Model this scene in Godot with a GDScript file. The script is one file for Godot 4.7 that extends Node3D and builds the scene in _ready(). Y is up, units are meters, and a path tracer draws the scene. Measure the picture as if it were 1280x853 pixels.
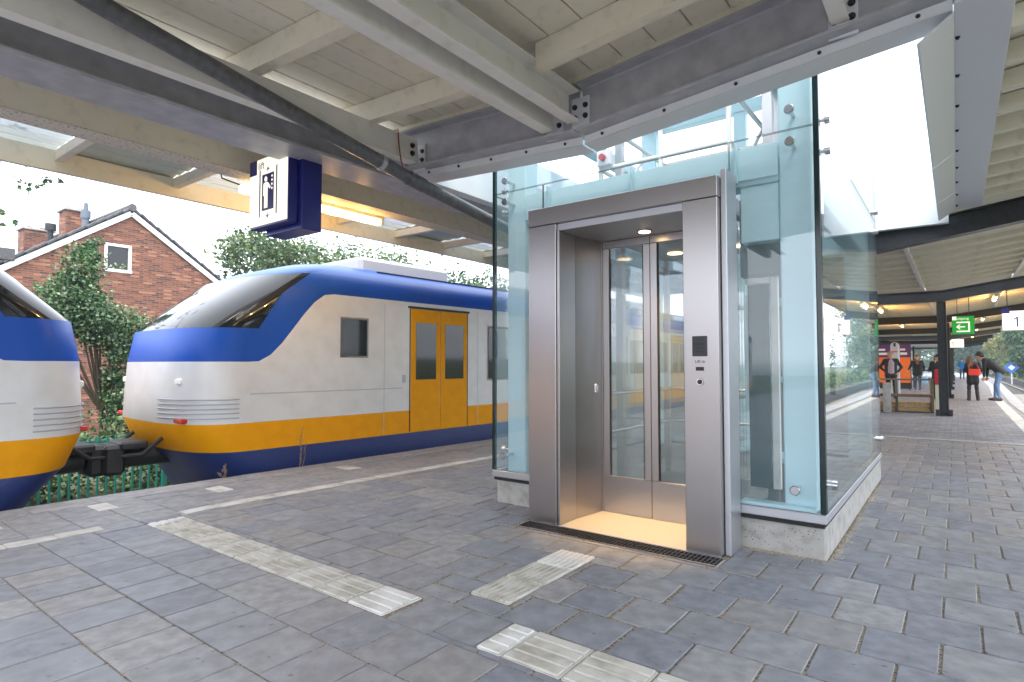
extends Node3D
# Railway platform with a glass lift, a passing train pair and a steel canopy.
# World: -Z runs along the platform away from the camera, -X runs towards the near track.

var M := {}
var rng := RandomNumberGenerator.new()
const EYE := Vector3(0, 1.3, 0)

# ------------------------------------------------------------------ mesh building
class MB:
	var v := PackedVector3Array()
	var n := PackedVector3Array()
	var c := PackedColorArray()
	var col := Color(1, 1, 1)
	var coloured := false
	func tri(a: Vector3, b: Vector3, d: Vector3) -> void:      # counter-clockwise seen from outside
		var nn := (b - a).cross(d - a)
		if nn.length_squared() < 1e-14:
			return
		nn = nn.normalized()
		v.append(a); v.append(d); v.append(b)
		n.append(nn); n.append(nn); n.append(nn)
		if coloured:
			c.append(col); c.append(col); c.append(col)
	func tris(a: Vector3, b: Vector3, d: Vector3, na: Vector3, nb: Vector3, nd: Vector3) -> void:
		v.append(a); v.append(d); v.append(b)
		n.append(na); n.append(nd); n.append(nb)
		if coloured:
			c.append(col); c.append(col); c.append(col)
	func quad(a: Vector3, b: Vector3, d: Vector3, e: Vector3) -> void:
		tri(a, b, d); tri(a, d, e)
	func box(at: Vector3, s: Vector3, bev := 0.0, bas := Basis()) -> void:
		var h := s * 0.5
		bev = minf(bev, minf(h.x, minf(h.y, h.z)) * 0.45)
		if bev <= 0.0:
			var p := []
			for i in 8:
				p.append(at + bas * Vector3(h.x * (1 if i & 1 else -1), h.y * (1 if i & 2 else -1), h.z * (1 if i & 4 else -1)))
			quad(p[4], p[5], p[7], p[6]); quad(p[1], p[0], p[2], p[3])
			quad(p[5], p[1], p[3], p[7]); quad(p[0], p[4], p[6], p[2])
			quad(p[6], p[7], p[3], p[2]); quad(p[0], p[1], p[5], p[4])
			return
		for ax in 3:
			for sg in [-1.0, 1.0]:
				var u := (ax + 1) % 3
				var w := (ax + 2) % 3
				var q := []
				for k in [[-1, -1], [1, -1], [1, 1], [-1, 1]]:
					var x := Vector3()
					x[ax] = h[ax] * sg
					x[u] = (h[u] - bev) * k[0]
					x[w] = (h[w] - bev) * k[1]
					q.append(at + bas * x)
				if sg > 0: quad(q[0], q[1], q[2], q[3])
				else: quad(q[3], q[2], q[1], q[0])
		for ax in 3:                                            # edge chamfers
			var u := (ax + 1) % 3
			var w := (ax + 2) % 3
			for su in [-1.0, 1.0]:
				for sw in [-1.0, 1.0]:
					var q := []
					for k in [[0, -1], [1, -1], [1, 1], [0, 1]]:
						var x := Vector3()
						x[ax] = (h[ax] - bev) * k[1]
						x[u] = (h[u] - (bev if k[0] == 1 else 0.0)) * su
						x[w] = (h[w] - (0.0 if k[0] == 1 else bev)) * sw
						q.append(at + bas * x)
					if su * sw < 0: quad(q[0], q[1], q[2], q[3])
					else: quad(q[3], q[2], q[1], q[0])
		for i in 8:
			var s3 := Vector3(1 if i & 1 else -1, 1 if i & 2 else -1, 1 if i & 4 else -1)
			var a := at + bas * (s3 * Vector3(h.x, h.y - bev, h.z - bev))
			var b := at + bas * (s3 * Vector3(h.x - bev, h.y, h.z - bev))
			var d := at + bas * (s3 * Vector3(h.x - bev, h.y - bev, h.z))
			if s3.x * s3.y * s3.z > 0: tri(a, b, d)
			else: tri(a, d, b)
	func extrude(poly: PackedVector2Array, o: Vector3, u: Vector3, w: Vector3, along: Vector3, taper := Vector3.ZERO) -> void:
		# poly counter-clockwise in (u, w); along the length vector; taper shifts the far end
		var flip := u.cross(w).dot(along) < 0
		var k := poly.size()
		for i in k:
			var a := o + u * poly[i].x + w * poly[i].y
			var j := (i + 1) % k
			var b := o + u * poly[j].x + w * poly[j].y
			if flip: quad(b, a, a + along, b + along)
			else: quad(a, b, b + along, a + along)
		var ix := Geometry2D.triangulate_polygon(poly)
		for t in range(0, ix.size(), 3):
			var p := []
			for q in 3: p.append(o + u * poly[ix[t + q]].x + w * poly[ix[t + q]].y)
			if (p[1] - p[0]).cross(p[2] - p[0]).dot(along) > 0: p = [p[0], p[2], p[1]]
			tri(p[0], p[1], p[2])
			tri(p[0] + along, p[2] + along, p[1] + along)
	func tube(pts: Array, radii: Array, sides := 10, caps := true) -> void:
		var rings := []
		var ref := Vector3.UP
		var d0: Vector3 = (pts[1] - pts[0]).normalized()
		if absf(d0.dot(ref)) > 0.9: ref = Vector3.RIGHT
		for i in pts.size():
			var dir: Vector3 = (pts[mini(i + 1, pts.size() - 1)] - pts[maxi(i - 1, 0)]).normalized()
			var a := dir.cross(ref).normalized()
			var b := dir.cross(a).normalized()
			ref = -b if b.dot(ref) < 0 else b
			if absf(dir.dot(ref)) > 0.95: ref = a
			a = ref.cross(dir).normalized()
			b = dir.cross(a).normalized()
			var ring := []
			for k in sides:
				var an := TAU * k / sides
				ring.append(a * cos(an) + b * sin(an))
			rings.append(ring)
		for i in pts.size() - 1:
			for k in sides:
				var l := (k + 1) % sides
				var r0: float = radii[i] if radii.size() > 1 else radii[0]
				var r1: float = radii[i + 1] if radii.size() > 1 else radii[0]
				var p: Vector3 = pts[i] + rings[i][k] * r0
				var q: Vector3 = pts[i] + rings[i][l] * r0
				var s: Vector3 = pts[i + 1] + rings[i + 1][l] * r1
				var t: Vector3 = pts[i + 1] + rings[i + 1][k] * r1
				tris(p, q, s, rings[i][k], rings[i][l], rings[i + 1][l])
				tris(p, s, t, rings[i][k], rings[i + 1][l], rings[i + 1][k])
		if caps:
			for e in [0, pts.size() - 1]:
				var r: float = radii[e] if radii.size() > 1 else radii[0]
				for k in sides:
					var l := (k + 1) % sides
					if e == 0: tri(pts[e], pts[e] + rings[e][l] * r, pts[e] + rings[e][k] * r)
					else: tri(pts[e], pts[e] + rings[e][k] * r, pts[e] + rings[e][l] * r)
	func mesh() -> ArrayMesh:
		var a := []
		a.resize(Mesh.ARRAY_MAX)
		a[Mesh.ARRAY_VERTEX] = v
		a[Mesh.ARRAY_NORMAL] = n
		if coloured: a[Mesh.ARRAY_COLOR] = c
		var m := ArrayMesh.new()
		if v.size(): m.add_surface_from_arrays(Mesh.PRIMITIVE_TRIANGLES, a)
		return m

var counts := {}
func numbered(called: String) -> String:
	counts[called] = counts.get(called, -1) + 1
	return called if counts[called] == 0 else "%s_%03d" % [called, counts[called]]

func thing(called: String, label: String, category: String, at := Vector3.ZERO, group := "") -> Node3D:
	var o := Node3D.new()
	o.name = numbered(called)
	add_child(o)
	o.position = at
	o.set_meta("label", label)
	o.set_meta("category", category)
	if group: o.set_meta("group", group)
	return o

func structure(called: String, label := "") -> Node3D:
	var o := Node3D.new()
	o.name = numbered(called)
	add_child(o)
	o.set_meta("kind", "structure")
	if label: o.set_meta("label", label)
	return o

# a part whose vertices are in world coordinates (the thing itself is only moved, not turned)
func part(parent: Node3D, called: String, mb: MB, mat: Material) -> MeshInstance3D:
	return put(parent, called, mb.mesh(), mat, true)

func put(parent: Node3D, called: String, mesh: Mesh, mat: Material, world := false) -> MeshInstance3D:
	var o := MeshInstance3D.new()
	o.mesh = mesh
	o.material_override = mat
	o.name = called
	parent.add_child(o, true)
	if world and parent.get_parent() == self: o.position = -parent.position
	return o

func bx(parent: Node3D, called: String, lo: Vector3, hi: Vector3, mat: Material, bev := 0.004) -> MeshInstance3D:
	var b := MB.new()
	b.box((lo + hi) * 0.5, (hi - lo).abs(), bev)
	return part(parent, called, b, mat)

func tb(parent: Node3D, called: String, pts: Array, radii: Array, mat: Material, sides := 10) -> MeshInstance3D:
	var b := MB.new()
	b.tube(pts, radii, sides)
	return part(parent, called, b, mat)

# ------------------------------------------------------------------ materials
func lin(r: float, g: float, b: float) -> Color:
	return Color(r, g, b).linear_to_srgb()

func noise_tex(freq: float, ramp: Array, sd: int, oct := 4, size := 512, kind := FastNoiseLite.TYPE_SIMPLEX_SMOOTH, normal := false, bump := 4.0) -> NoiseTexture2D:
	var f := FastNoiseLite.new()
	f.noise_type = kind
	f.frequency = freq
	f.seed = sd
	f.fractal_octaves = oct
	var t := NoiseTexture2D.new()
	t.width = size
	t.height = size
	t.seamless = true
	t.noise = f
	if normal:
		t.as_normal_map = true
		t.bump_strength = bump
	elif ramp.size():
		var g := Gradient.new()
		var offs := PackedFloat32Array()
		var cols := PackedColorArray()
		for r in ramp:
			offs.append(r[0])
			cols.append(Color(r[1], r[2], r[3]))
		g.offsets = offs
		g.colors = cols
		t.color_ramp = g
	return t

func mat(c: Color, rough := 0.6, metal := 0.0, tex: Texture2D = null, scale := 1.0, nrm: Texture2D = null, nscale := 0.5) -> StandardMaterial3D:
	var m := StandardMaterial3D.new()
	m.albedo_color = c
	m.roughness = rough
	m.metallic = metal
	if tex or nrm:
		m.uv1_triplanar = true
		m.uv1_world_triplanar = true
		m.uv1_scale = Vector3.ONE * scale
	if tex: m.albedo_texture = tex
	if nrm:
		m.normal_enabled = true
		m.normal_texture = nrm
		m.normal_scale = nscale
	return m

func glass(c: Color, a: float, rough := 0.0) -> StandardMaterial3D:
	var m := StandardMaterial3D.new()
	m.transparency = BaseMaterial3D.TRANSPARENCY_ALPHA
	m.albedo_color = Color(c.r, c.g, c.b, a)
	m.roughness = rough
	m.metallic_specular = 0.5
	return m

func glow(c: Color, e: float) -> StandardMaterial3D:
	var m := StandardMaterial3D.new()
	m.albedo_color = Color(0.9, 0.9, 0.88)
	m.emission_enabled = true
	m.emission = c
	m.emission_energy_multiplier = e
	return m

func stone_texture() -> ImageTexture:
	# cloudy stone with dirt blots, gum spots and light scuffs, 1024 pixels square and seamless
	var f := FastNoiseLite.new()
	f.noise_type = FastNoiseLite.TYPE_SIMPLEX_SMOOTH
	f.frequency = 0.011
	f.seed = 3
	f.fractal_octaves = 6
	var im := f.get_seamless_image(1024, 1024)
	im.convert(Image.FORMAT_L8)
	var d := im.get_data()
	for i in d.size():
		var v := d[i] / 255.0
		d[i] = int(255.0 * clampf(0.82 + 0.22 * v, 0.0, 1.0))
	var r := RandomNumberGenerator.new()
	r.seed = 19
	for k in 70:                                                # gum and oil spots
		var cx := r.randi_range(0, 1023)
		var cy := r.randi_range(0, 1023)
		var rad := r.randf_range(2.0, 7.0)
		var dark := r.randf_range(0.72, 0.9)
		for y in range(-9, 10):
			for x in range(-9, 10):
				if Vector2(x, y * 1.15).length() < rad * (1.0 + 0.25 * sin(x * 1.3 + y)):
					var i := posmod(cy + y, 1024) * 1024 + posmod(cx + x, 1024)
					d[i] = int(d[i] * dark)
	for k in 260:                                               # scuffs
		var p := Vector2(r.randf_range(0, 1023), r.randf_range(0, 1023))
		var an := r.randf_range(0, TAU)
		var br := r.randf_range(1.04, 1.16)
		for t in r.randi_range(8, 60):
			p += Vector2(cos(an), sin(an))
			an += r.randf_range(-0.06, 0.06)
			var i := posmod(int(p.y), 1024) * 1024 + posmod(int(p.x), 1024)
			d[i] = mini(255, int(d[i] * br))
	return ImageTexture.create_from_image(Image.create_from_data(1024, 1024, false, Image.FORMAT_L8, d))

func make_materials() -> void:
	var stone_t := stone_texture()
	var stone_n := noise_tex(0.05, [], 5, 5, 512, FastNoiseLite.TYPE_SIMPLEX_SMOOTH, true, 2.0)
	M.stone_n = stone_n
	var tones := [[0.246, 0.262, 0.301], [0.270, 0.284, 0.317], [0.226, 0.240, 0.281], [0.294, 0.304, 0.329], [0.253, 0.265, 0.295], [0.281, 0.281, 0.290], [0.235, 0.252, 0.298], [0.316, 0.322, 0.338]]
	M.stones = []
	for i in tones.size():
		var m := mat(lin(tones[i][0], tones[i][1], tones[i][2]), 0.47 + 0.03 * (i % 4), 0, stone_t, 0.45 + 0.05 * i, stone_n, 0.3)
		m.uv1_offset = Vector3(0.37 * i, 0.61 * i, 0.17 * i)
		M.stones.append(m)
	M.stone_mix = mat(Color(1, 1, 1), 0.50, 0, stone_t, 0.6, stone_n, 0.3)
	M.coping = mat(lin(0.40, 0.40, 0.42), 0.5, 0, stone_t, 0.5, stone_n, 0.3)
	M.coping2 = mat(lin(0.35, 0.355, 0.38), 0.5, 0, stone_t, 0.7, stone_n, 0.3)
	M.stone_mix.vertex_color_use_as_albedo = true
	var worn := noise_tex(0.02, [[0.0, 0.66, 0.64, 0.61], [0.3, 0.82, 0.8, 0.78], [0.5, 0.95, 0.95, 0.94], [1.0, 1, 1, 1]], 11, 6)
	var tile_t := noise_tex(0.01, [[0.0, 0.76, 0.74, 0.70], [0.3, 0.88, 0.87, 0.85], [0.55, 0.97, 0.97, 0.96], [1.0, 1, 1, 1]], 12, 5)
	M.white_tile = mat(lin(0.55, 0.54, 0.51), 0.75, 0, tile_t, 0.8, stone_n, 0.25)
	M.white_line = mat(lin(0.62, 0.62, 0.61), 0.7, 0, tile_t, 0.5, stone_n, 0.2)
	M.bright_tile = mat(lin(0.70, 0.70, 0.70), 0.65, 0, tile_t, 0.6, stone_n, 0.2)
	var sand_t := noise_tex(0.05, [[0.0, 0.5, 0.47, 0.44], [0.4, 0.74, 0.71, 0.67], [0.6, 1.0, 0.97, 0.93], [1.0, 1.0, 1.0, 0.97]], 21, 5)
	M.sand = mat(lin(0.33, 0.305, 0.265), 0.95, 0, sand_t, 1.7, noise_tex(0.2, [], 8, 3, 512, FastNoiseLite.TYPE_SIMPLEX_SMOOTH, true, 4.0), 0.3)
	M.spill = mat(lin(0.50, 0.45, 0.37), 0.95, 0, sand_t, 2.2)
	M.concrete = mat(lin(0.44, 0.43, 0.41), 0.85, 0, noise_tex(0.02, [[0.0, 0.8, 0.79, 0.77], [0.4, 0.93, 0.925, 0.92], [1.0, 1.0, 1.0, 1.0]], 31, 6), 0.6, stone_n, 0.5)
	M.pit = mat(lin(0.08, 0.075, 0.07), 0.95)
	var brushed := noise_tex(0.02, [[0.0, 0.95, 0.95, 0.95], [1.0, 1, 1, 1]], 41, 3, 256)
	var st := mat(lin(0.39, 0.37, 0.37), 0.3, 1.0)
	st.uv1_triplanar = true
	st.uv1_world_triplanar = true
	st.uv1_scale = Vector3(30, 0.3, 30)
	st.roughness_texture = brushed
	st.roughness = 0.31
	M.steel = st
	M.steel_bright = mat(lin(0.62, 0.62, 0.64), 0.25, 1.0)
	M.alu = mat(lin(0.52, 0.53, 0.56), 0.42, 0.85)
	M.dark_steel = mat(lin(0.05, 0.05, 0.055), 0.45, 0.6)
	M.black = mat(lin(0.02, 0.02, 0.022), 0.5)
	M.machine = mat(lin(0.045, 0.06, 0.058), 0.5)
	M.rubber = mat(lin(0.015, 0.015, 0.016), 0.8)
	M.aqua = mat(lin(0.46, 0.66, 0.725), 0.4)
	M.glass = glass(lin(0.37, 0.70, 0.79), 0.055)
	M.glass_car = glass(lin(0.40, 0.66, 0.74), 0.03)
	M.door_glass = glass(lin(0.24, 0.33, 0.38), 0.04)
	M.door_glass.metallic = 0.35
	M.glass_edge = mat(lin(0.008, 0.022, 0.024), 0.15)
	var paint := noise_tex(0.018, [[0.0, 0.92, 0.905, 0.88], [0.2, 0.97, 0.965, 0.955], [0.42, 1.0, 0.997, 0.993], [1.0, 1, 1, 1]], 51, 6)
	M.cream = mat(lin(0.73, 0.69, 0.575), 0.55, 0, paint, 0.7)
	M.cream2 = mat(lin(0.71, 0.675, 0.575), 0.6, 0, paint, 0.9)
	M.cream3 = mat(lin(0.69, 0.66, 0.57), 0.6, 0, paint, 0.5)
	M.white_paint = mat(lin(0.75, 0.74, 0.72), 0.5, 0, paint, 0.6)
	M.grey_paint = mat(lin(0.45, 0.45, 0.49), 0.42, 0, noise_tex(0.02, [[0.0, 0.85, 0.85, 0.85], [1.0, 1, 1, 1]], 61, 4), 0.5)
	M.grey_light = mat(lin(0.64, 0.65, 0.71), 0.45)
	M.trim = mat(lin(0.64, 0.65, 0.67), 0.45)
	M.parapet = mat(lin(0.70, 0.74, 0.78), 0.5)
	M.rusty = mat(lin(0.62, 0.585, 0.52), 0.7, 0, noise_tex(0.05, [[0.0, 0.45, 0.38, 0.32], [0.26, 0.7, 0.65, 0.6], [0.34, 1.0, 0.99, 0.98], [1.0, 1, 1, 1]], 71, 5), 1.2)
	M.pipe = mat(lin(0.17, 0.175, 0.19), 0.38, 0.2, noise_tex(0.03, [[0.0, 0.7, 0.7, 0.7], [1.0, 1, 1, 1]], 72, 4), 1.0)
	M.black_beam = mat(lin(0.02, 0.022, 0.028), 0.4, 0, noise_tex(0.02, [[0.0, 0.5, 0.5, 0.5], [1.0, 1, 1, 1]], 73, 4), 1.0)
	M.sheet = mat(lin(0.74, 0.70, 0.58), 0.5, 0, paint, 0.4)
	M.skylight = glass(lin(0.70, 0.78, 0.80), 0.62, 0.24)
	M.skylight_old = mat(lin(0.52, 0.55, 0.52), 0.6, 0, paint, 1.0)
	M.skylight_old.backlight_enabled = true
	M.skylight_old.backlight = lin(0.25, 0.27, 0.25)
	M.navy = mat(lin(0.014, 0.018, 0.15), 0.3)
	M.sign_white = mat(lin(0.82, 0.79, 0.70), 0.35)
	M.sign_lit = glow(Color(1.0, 0.95, 0.84), 0.25)
	M.sign_green = mat(lin(0.015, 0.33, 0.045), 0.35)
	M.sign_green.emission_enabled = true
	M.sign_green.emission = Color(0.05, 0.7, 0.12)
	M.sign_green.emission_energy_multiplier = 0.12
	M.paper = mat(lin(0.8, 0.8, 0.78), 0.5)
	M.tube_glow = glow(Color(1.0, 0.83, 0.55), 2.2)
	M.spot_glow = glow(Color(1.0, 0.85, 0.62), 3.0)
	M.orange_cord = mat(lin(0.30, 0.06, 0.035), 0.6)
	var grime := noise_tex(0.012, [[0.0, 0.955, 0.95, 0.94], [0.35, 0.98, 0.978, 0.972], [0.7, 1.0, 1.0, 0.998], [1.0, 1, 1, 1]], 81, 6)
	M.train_white = mat(lin(0.58, 0.58, 0.585), 0.3, 0, grime, 0.5)
	M.train_white.clearcoat_enabled = true
	M.train_white.clearcoat = 0.4
	M.train_yellow = mat(lin(0.68, 0.29, 0.003), 0.5, 0, grime, 0.8)
	M.train_blue = mat(lin(0.011, 0.068, 0.36), 0.4)
	M.train_roof = mat(lin(0.02, 0.09, 0.38), 0.4)
	M.train_yellow.metallic_specular = 0.22
	M.train_blue.metallic_specular = 0.3
	M.train_roof.metallic_specular = 0.35
	M.train_skirt = mat(lin(0.012, 0.027, 0.13), 0.45, 0, grime, 1.2)
	M.train_grey = mat(lin(0.36, 0.38, 0.42), 0.5)
	M.train_glass = mat(lin(0.012, 0.014, 0.016), 0.06)
	M.red_lens = mat(lin(0.5, 0.03, 0.02), 0.2)
	M.brick = brick_material()
	M.roof_tile = mat(lin(0.085, 0.09, 0.105), 0.7, 0, worn, 1.5)
	M.roof_tile2 = mat(lin(0.11, 0.11, 0.12), 0.7, 0, worn, 1.3)
	M.chimney_pot = mat(lin(0.13, 0.16, 0.2), 0.6)
	M.bark = mat(lin(0.09, 0.07, 0.05), 0.9, 0, worn, 3.0)
	M.leaf = mat(Color(1, 1, 1), 0.45)
	M.leaf.vertex_color_use_as_albedo = true
	M.leaf.backlight_enabled = true
	M.leaf.backlight = lin(0.35, 0.4, 0.2)
	M.skin = mat(Color(1, 1, 1), 0.75)
	M.skin.vertex_color_use_as_albedo = true
	M.fence_green = mat(lin(0.01, 0.16, 0.13), 0.5)
	M.ballast = mat(lin(0.16, 0.145, 0.13), 0.95, 0, noise_tex(0.09, [[0.0, 0.25, 0.25, 0.25], [0.5, 0.75, 0.75, 0.75], [1.0, 1, 1, 1]], 91, 3, 512, FastNoiseLite.TYPE_CELLULAR), 1.5, stone_n, 1.2)
	M.rail = mat(lin(0.3, 0.27, 0.25), 0.4, 0.8)
	M.soil = mat(lin(0.10, 0.11, 0.06), 0.95, 0, sand_t, 0.3)
	M.grass = mat(lin(0.09, 0.13, 0.045), 0.95, 0, sand_t, 0.5)
	M.wall_dark = mat(lin(0.07, 0.06, 0.055), 0.85, 0, worn, 0.8)
	M.timber = mat(lin(0.60, 0.40, 0.17), 0.7, 0, noise_tex(0.02, [[0.0, 0.6, 0.55, 0.5], [0.5, 1, 1, 1], [1.0, 0.8, 0.78, 0.74]], 95, 4), 2.0)
	M.timber_brown = mat(lin(0.20, 0.12, 0.075), 0.75, 0, worn, 2.0)
	M.frame_green = mat(lin(0.13, 0.12, 0.075), 0.6)
	M.post_pale = mat(lin(0.55, 0.55, 0.42), 0.6)
	M.red = mat(lin(0.45, 0.015, 0.03), 0.5)
	M.orange = mat(lin(0.85, 0.17, 0.02), 0.5)
	M.purple = mat(lin(0.09, 0.02, 0.15), 0.5)
	M.sign_blue = mat(lin(0.01, 0.13, 0.55), 0.4)
	M.bag_blue = mat(lin(0.30, 0.55, 0.78), 0.5)
	M.bag_red = mat(lin(0.75, 0.045, 0.02), 0.45)
	M.far_paving = far_paving_material()
	M.diamond = diamond_material()
	M.twig = mat(lin(0.22, 0.15, 0.09), 0.9)
	M.moss = mat(lin(0.07, 0.09, 0.03), 0.95)

func brick_material() -> StandardMaterial3D:
	var r := RandomNumberGenerator.new()
	r.seed = 5
	var im := Image.create(256, 256, false, Image.FORMAT_RGB8)
	im.fill(Color(0.52, 0.40, 0.34))
	for row in 32:
		for k in 9:
			var x := k * 32 + (16 if row % 2 else 0) - 16
			var t := r.randf()
			var cc := Color(0.37, 0.23, 0.19).lerp(Color(0.52, 0.335, 0.265), t)
			if r.randf() < 0.16: cc = Color(0.29, 0.20, 0.19)
			if r.randf() < 0.1: cc = Color(0.62, 0.43, 0.34)
			im.fill_rect(Rect2i(x + 1, row * 8 + 1, 30, 6), cc)
			if x < 0: im.fill_rect(Rect2i(x + 256 + 1, row * 8 + 1, 30, 6), cc)
	var m := mat(Color(1, 1, 1), 0.9, 0, ImageTexture.create_from_image(im), 1.0 / 2.1)
	return m

func far_paving_material() -> StandardMaterial3D:
	# beyond the slabs the pieces are a few pixels across: small block paving as print on the sheet
	var r := RandomNumberGenerator.new()
	r.seed = 8
	var im := Image.create(512, 512, false, Image.FORMAT_RGB8)
	im.fill(Color(0.40, 0.39, 0.385))
	for row in 32:
		for k in 17:
			var x := k * 32 + (16 if row % 2 else 0) - 16
			var cc := Color(0.535, 0.54, 0.57) * r.randf_range(0.82, 1.12)
			if r.randf() < 0.12: cc = Color(0.52, 0.51, 0.51)
			im.fill_rect(Rect2i(x + 1, row * 16 + 1, 30, 14), cc)
			if x < 0: im.fill_rect(Rect2i(x + 513, row * 16 + 1, 30, 14), cc)
	return mat(Color(1, 1, 1), 0.7, 0, ImageTexture.create_from_image(im), 0.3, M.stone_n, 0.3)

func diamond_material() -> StandardMaterial3D:
	var im := Image.create(64, 64, false, Image.FORMAT_RGB8)
	im.fill(Color.BLACK)
	for y in 64:
		for x in 64:
			var hgt := 0.0
			for q in [[16, 16, 0], [48, 48, 0], [48, 16, 1], [16, 48, 1]]:
				var dx: float = x - q[0]
				var dy: float = y - q[1]
				var u := (dx + dy) * 0.707
				var w := (dx - dy) * 0.707
				if q[2]: var s := u; u = w; w = s
				hgt = maxf(hgt, 1.0 - (u * u / 180.0 + w * w / 16.0))
			im.set_pixel(x, y, Color(1, 1, 1) * clampf(hgt * 1.6, 0, 1))
	var m := mat(lin(0.62, 0.60, 0.55), 0.4, 0.25)
	m.uv1_triplanar = true
	m.uv1_world_triplanar = true
	m.uv1_scale = Vector3.ONE * 18.0
	im.bump_map_to_normal_map(10.0)
	m.normal_enabled = true
	m.normal_texture = ImageTexture.create_from_image(im)
	m.normal_scale = 1.0
	return m

# ------------------------------------------------------------------ layout curves
func edge_left(z: float) -> float:
	var d := maxf(0.0, -z - 2.5)
	return -6.77 + 0.055 * d if d < 20.0 else -5.67 + 0.02 * (d - 20.0)

func edge_right(z: float) -> float:
	return 1.72 + 0.026 * clampf(-z - 25.0, 0.0, 35.0)

func pixel_size(p: Vector3) -> float:                          # pixels per metre at p, zero outside the picture
	var yaw := deg_to_rad(37.1)
	var pit := atan(29.0 / 734.0)
	var f := Vector3(-sin(yaw) * cos(pit), sin(pit), -cos(yaw) * cos(pit))
	var r := Vector3(cos(yaw), 0, -sin(yaw))
	var u := r.cross(f)
	var d := p - EYE
	var w := d.dot(f)
	if w < 0.2: return 0.0
	var x := d.dot(r) / w * 734.0
	var y := d.dot(u) / w * 734.0
	if absf(x) > 670 or absf(y) > 470: return 0.0
	return 734.0 / w

func _ready() -> void:
	rng.seed = 42
	# ---------------- camera, sky, sun, exposure
	var cam := Camera3D.new()
	cam.name = "camera"
	add_child(cam)
	cam.position = EYE
	cam.rotation = Vector3(atan(29.0 / 734.0), deg_to_rad(37.1), 0)
	cam.fov = rad_to_deg(2.0 * atan(426.5 / 734.0))
	cam.far = 900.0
	cam.near = 0.05
	cam.current = true
	var env := Environment.new()
	var sky_mat := ProceduralSkyMaterial.new()
	sky_mat.sky_top_color = Color(0.93, 0.955, 1.0)
	sky_mat.sky_horizon_color = Color(0.95, 0.965, 0.985)
	sky_mat.ground_bottom_color = Color(0.35, 0.35, 0.34)
	sky_mat.ground_horizon_color = Color(0.75, 0.77, 0.78)
	sky_mat.energy_multiplier = 1.0
	var sky := Sky.new()
	sky.sky_material = sky_mat
	env.background_mode = Environment.BG_SKY
	env.sky = sky
	env.tonemap_mode = Environment.TONE_MAPPER_LINEAR
	env.tonemap_exposure = 3.9
	env.sdfgi_enabled = true
	env.ssao_enabled = true
	env.ssil_enabled = true
	env.fog_enabled = true
	env.fog_density = 0.0011
	env.fog_light_color = Color(0.72, 0.80, 0.85)
	var we := WorldEnvironment.new()
	we.name = "world"
	we.environment = env
	add_child(we)
	var sun := DirectionalLight3D.new()
	sun.name = "sun"
	sun.light_energy = 0.4
	sun.light_angular_distance = 25.0
	sun.light_color = Color(1.0, 0.97, 0.93)
	sun.shadow_enabled = true
	sun.rotation = Vector3(deg_to_rad(-55), deg_to_rad(35), 0)
	add_child(sun)

	make_materials()
	build_ground()
	build_platform()
	build_canopy()
	build_far_canopy()
	build_lift()
	build_lift_car()
	build_trains()
	build_house()
	build_vegetation()
	build_signs()
	build_lamps()
	build_furniture()
	build_people()

# ------------------------------------------------------------------ ground and tracks
func build_ground() -> void:
	var g := structure("ground")
	var b := MB.new()
	b.quad(Vector3(-300, -1.0, 120), Vector3(300, -1.0, 120), Vector3(300, -1.0, -500), Vector3(-300, -1.0, -500))
	part(g, "soil", b, M.soil)
	for side in 2:
		var t := structure("railway_track")
		var x0 := -10.2 if side == 0 else 1.9
		var x1 := -6.6 if side == 0 else 4.2
		var bb := MB.new()
		var zs := [30.0, 0.0, -10.0, -25.0, -60.0, -130.0]
		for i in zs.size() - 1:
			var o0 := 0.0 if side == 0 else edge_right(zs[i]) - 1.72
			var o1 := 0.0 if side == 0 else edge_right(zs[i + 1]) - 1.72
			bb.quad(Vector3(x0 + o0 - 0.3, -0.9, zs[i]), Vector3(x1 + o0, -0.9, zs[i]), Vector3(x1 + o1, -0.9, zs[i + 1]), Vector3(x0 + o1 - 0.3, -0.9, zs[i + 1]))
		part(t, "ballast", bb, M.ballast)
		for r in 2:
			var rb := MB.new()
			var xr := (-8.32 if side == 0 else 2.75) + (-0.72 if r == 0 else 0.72) * (0.8 if side else 1.0)
			for i in zs.size() - 1:
				var o0 := 0.0 if side == 0 else edge_right(zs[i]) - 1.72
				var o1 := 0.0 if side == 0 else edge_right(zs[i + 1]) - 1.72
				rb.tube([Vector3(xr + o0, -0.80, zs[i]), Vector3(xr + o1, -0.80, zs[i + 1])], [0.05], 6)
			part(t, "rail", rb, M.rail)
		var sm := BoxMesh.new()
		sm.size = Vector3(2.1 if side else 2.5, 0.12, 0.24)
		for k in 60:
			var z := 2.0 - 0.65 * k if side == 0 else -16.0 - 0.65 * k
			var s := put(t, "sleeper", sm, M.concrete)
			s.position = Vector3((-8.32 if side == 0 else 2.75 + edge_right(z) - 1.72), -0.88, z)

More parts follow.
